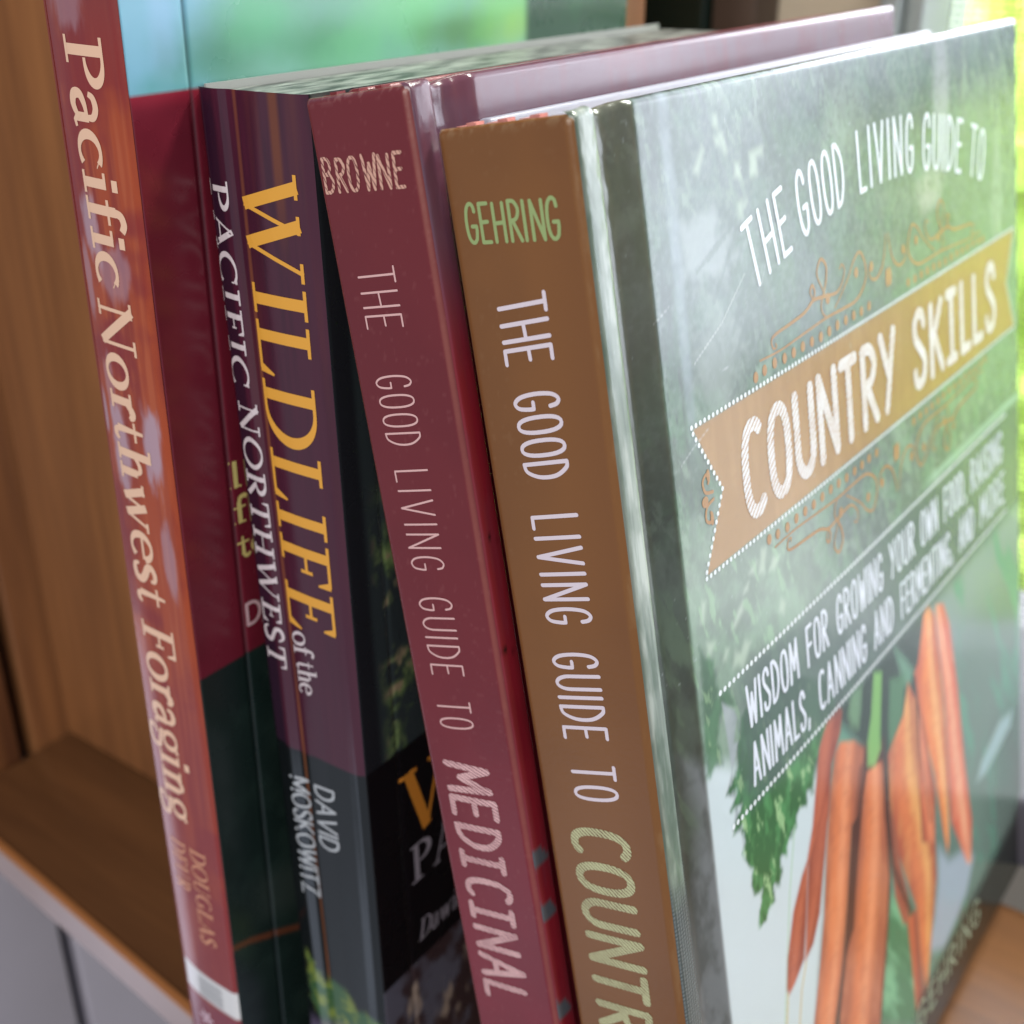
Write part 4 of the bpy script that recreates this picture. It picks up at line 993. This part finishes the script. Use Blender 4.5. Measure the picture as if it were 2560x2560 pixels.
ink.text('THE', HAND, sl(211.6, 6.5, .14), 9.0, 8.0, .2, .62); ink.text('GOOD', HAND, sl(198.0, 6.9, .16), 12.2, 7.6, .2, .62)
ink.text('LIVING', HAND, sl(179.8, 6.9, .16), 16.9, 8.0, .26, .62); ink.text('GUIDE', HAND, sl(157.6, 6.9, .18), 14.4, 8.0, .24, .62); ink.text('TO', HAND, sl(138.2, 7.3, .2), 6.0, 8.0, .26, .62)
ink.build('title_lettering', plain('lilac_white_ink', (216, 204, 214), 0.32), s4)
ink = Ink(sf4, 0.05)
ink.text('COUNTRY', DISP, sl(126.2, 5.6, .12), 46.5, 10.0, .2, 1.5, jitter=.02)
ink.build('display_lettering', hatched('sage_hatched_ink', (190, 192, 148), (104, 72, 44), .60, .9, .68), s4)
ink = Ink(sf4, 0.05)
ink.text('GEHRING', HAND, (lambda a, h: (3.1 + a, 219.6 + h)), 15.4, 5.1, .2, .54, jitter=.02)
ink.build('author_lettering', plain('sage_ink', (146, 166, 110), 0.35), s4)

# --- cover lettering
ink = Ink(cf4, 0.05)
def arch(u0):
    def f(a, h):
        u = u0 + a
        vb = 211.4 - .0027 * (u - 100) ** 2; s = -.0054 * (u - 100)
        n_ = math.hypot(1, s)
        return u - s / n_ * h, vb + h / n_
    return f
for word, a, bb in (('THE', 44.4, 58.2), ('GOOD', 63.0, 81.0), ('LIVING', 88.2, 114.6), ('GUIDE', 120.4, 142.6), ('TO', 148.6, 157.2)):
    ink.text(word, HAND, arch(a), bb - a, 10.4, .24 if word != 'LIVING' else .3, .98)
ink.build('title_lettering', plain('white_ink', (204, 209, 222), 0.3), c4)
ink = Ink(cf4, 0.05)
lines = ((131.9, 7.6, (('WISDOM', 29.8, 49.0), ('FOR', 53.2, 62.0), ('GROWING', 66.6, 89.0), ('YOUR', 93.5, 107.0), ('OWN', 111.5, 121.5), ('FOOD,', 126.5, 141.0), ('RAISING', 145.5, 169.0))),
         (120.7, 7.6, (('ANIMALS,', 29.8, 52.0), ('CANNING', 57.0, 79.0), ('AND', 83.6, 93.4), ('FERMENTING,', 98.6, 130.5), ('AND', 136.0, 146.0), ('MORE', 152.0, 170.5))))
for v0, hh, ws in lines:
    for wd, a, bb in ws:
        ink.text(wd, HAND, (lambda x, h, a=a, v0=v0: (a + x, v0 + h)), bb - a, hh, .22, .82)
ink.build('title_lettering', plain('white_ink', (204, 209, 222), 0.3), c4)
ink = Ink(cf4, 0.05)
ink.text('COUNTRY', DISP, (lambda a, h: (36.0 + a, 167.6 + h)), 64.5, 14.6, .2, 2.35, jitter=.012); ink.text('SKILLS', DISP, (lambda a, h: (111.8 + a, 167.5 + h)), 53.0, 14.6, .22, 2.35, jitter=.012)
ink.build('display_lettering', hatched('white_hatched_ink', (208, 208, 214), (150, 108, 66), .95, 2.2, .70), c4)
ink = Ink(cf4, 0.05)
def beads(p, q, r, pitch):
    n = int(math.hypot(q[0] - p[0], q[1] - p[1]) / pitch)
    for i in range(n + 1):
        ink.dot(p[0] + (q[0] - p[0]) * i / n, p[1] + (q[1] - p[1]) * i / n, r, r, 10)
beads((20.8, 187.6), (180.5, 187.6), .42, 1.32); beads((20.8, 163.2), (180.5, 163.2), .42, 1.32)
beads((21.0, 186.6), (28.2, 175.4), .42, 1.32); beads((28.2, 175.4), (21.0, 164.2), .42, 1.32); beads((180.5, 186.4), (174.6, 175.4), .42, 1.32); beads((174.6, 175.4), (180.5, 164.4), .42, 1.32)
ink.build('beaded_border', plain('bead_white', (208, 214, 220), 0.3), c4)
ink = Ink(cf4, 0.05)
beads((21.4, 142.9), (172, 142.9), .52, 1.55)
ink.build('beaded_rule', plain('bead_white', (208, 214, 220), 0.3), c4)
ink = Ink(cf4, 0.05)
beads((21.4, 117.5), (172, 117.5), .52, 1.55)
ink.build('beaded_rule', plain('bead_white', (208, 214, 220), 0.3), c4)
ORN = {'k1': [(44.0, 191.5), (51.6, 191.3), (59.7, 191.7), (70.2, 192.2), (77.4, 192.1), (83.7, 192.3), (87.9, 194.6), (88.6, 197.5), (86.3, 200.5), (83.3, 199.6), (80.6, 197.2), (76.9, 194.8), (73.9, 193.1)], 'k2': [(49.9, 192.8), (50.2, 192.2), (49.0, 192.2), (48.5, 193.6), (50.2, 194.3), (56.2, 194.7), (61.6, 195.2), (65.2, 196.4), (68.6, 196.2), (71.2, 195.9), (75.2, 195.6), (77.7, 196.9), (78.9, 198.8), (77.9, 200.0), (76.9, 199.4)], 'k3': [(71.1, 195.1), (68.9, 197.9), (67.3, 200.4), (68.3, 202.2), (69.6, 202.6), (71.2, 201.2), (71.1, 199.3), (70.1, 197.3), (68.4, 195.3), (68.6, 193.5), (70.2, 192.2)], 'k4': [(65.2, 196.4), (64.2, 198.1), (65.2, 199.0), (66.0, 197.7), (65.2, 196.4)], 'k5': [(90.9, 197.6), (90.1, 195.7), (91.4, 194.4), (94.0, 194.2), (96.8, 196.0), (98.3, 199.0), (98.8, 201.3)]}
DOTS = [(42.1, 189.3), (45.3, 189.6), (49.0, 189.8), (52.7, 189.6), (56.3, 189.6), (59.9, 189.7), (63.6, 189.6), (67.3, 189.5), (70.9, 189.6), (74.5, 189.8), (78.3, 189.8), (81.9, 189.8), (85.5, 189.7), (89.3, 189.8)]
DROPS = [(100.2, 193.1), (84.1, 197.2), (91.3, 196.8), (71.1, 195.4)]
ink = Ink(cf4, 0.05)
for flip in (0, 1):
    F = (lambda p: p) if not flip else (lambda p: (p[0], 350.6 - p[1]))
    for mir in (0, 1):
        m_ = (lambda p: F(p)) if not mir else (lambda p: F((199.0 - p[0], p[1])))
        for k in ORN:
            q = crom(ORN[k], 5); n = len(q)
            ink.ribbon([m_(p) for p in q], [.34 + .3 * math.sin(math.pi * i / n) ** 2 for i in range(n)])
        for x, y in DOTS:
            p = m_((x, y)); ink.dot(p[0], p[1], .85, .95)
        for i, (x, y) in enumerate(DROPS):
            p = m_((x, y)); ink.dot(p[0], p[1], .9, 1.9 if i == 0 else 1.0)
for s in (1, -1):
    q = lambda p: (p[0], 175.4 + s * p[1])
    ink.ribbon([q(p) for p in crom([(25.2, .6), (23.0, 1.2), (22.4, 3.0), (23.6, 3.9), (24.4, 3.0), (24.0, 2.4)], 5)], [.55] * 26)
    ink.dot(24.2, 175.4 - s * 3.6, .55, 1.0)
ink.dot(22.6, 175.2, 1.0, .9)
ink.build('ornament', plain('copper_ink', (152, 110, 66), 0.25), c4)
ink = Ink(cf4, 0.05)
ink.text('ABIGAIL', HAND, (lambda a, h: (60.0 + a, 8.6 + h)), 30.0, 7.0, .22, .8)
ink.text('GEHRING', HAND, (lambda a, h: (99.0 + a, 9.0 + h)), 46.0, 7.2, .22, .8)
ink.build('author_lettering', plain('grey_sage_ink', (150, 164, 140), 0.4), c4)
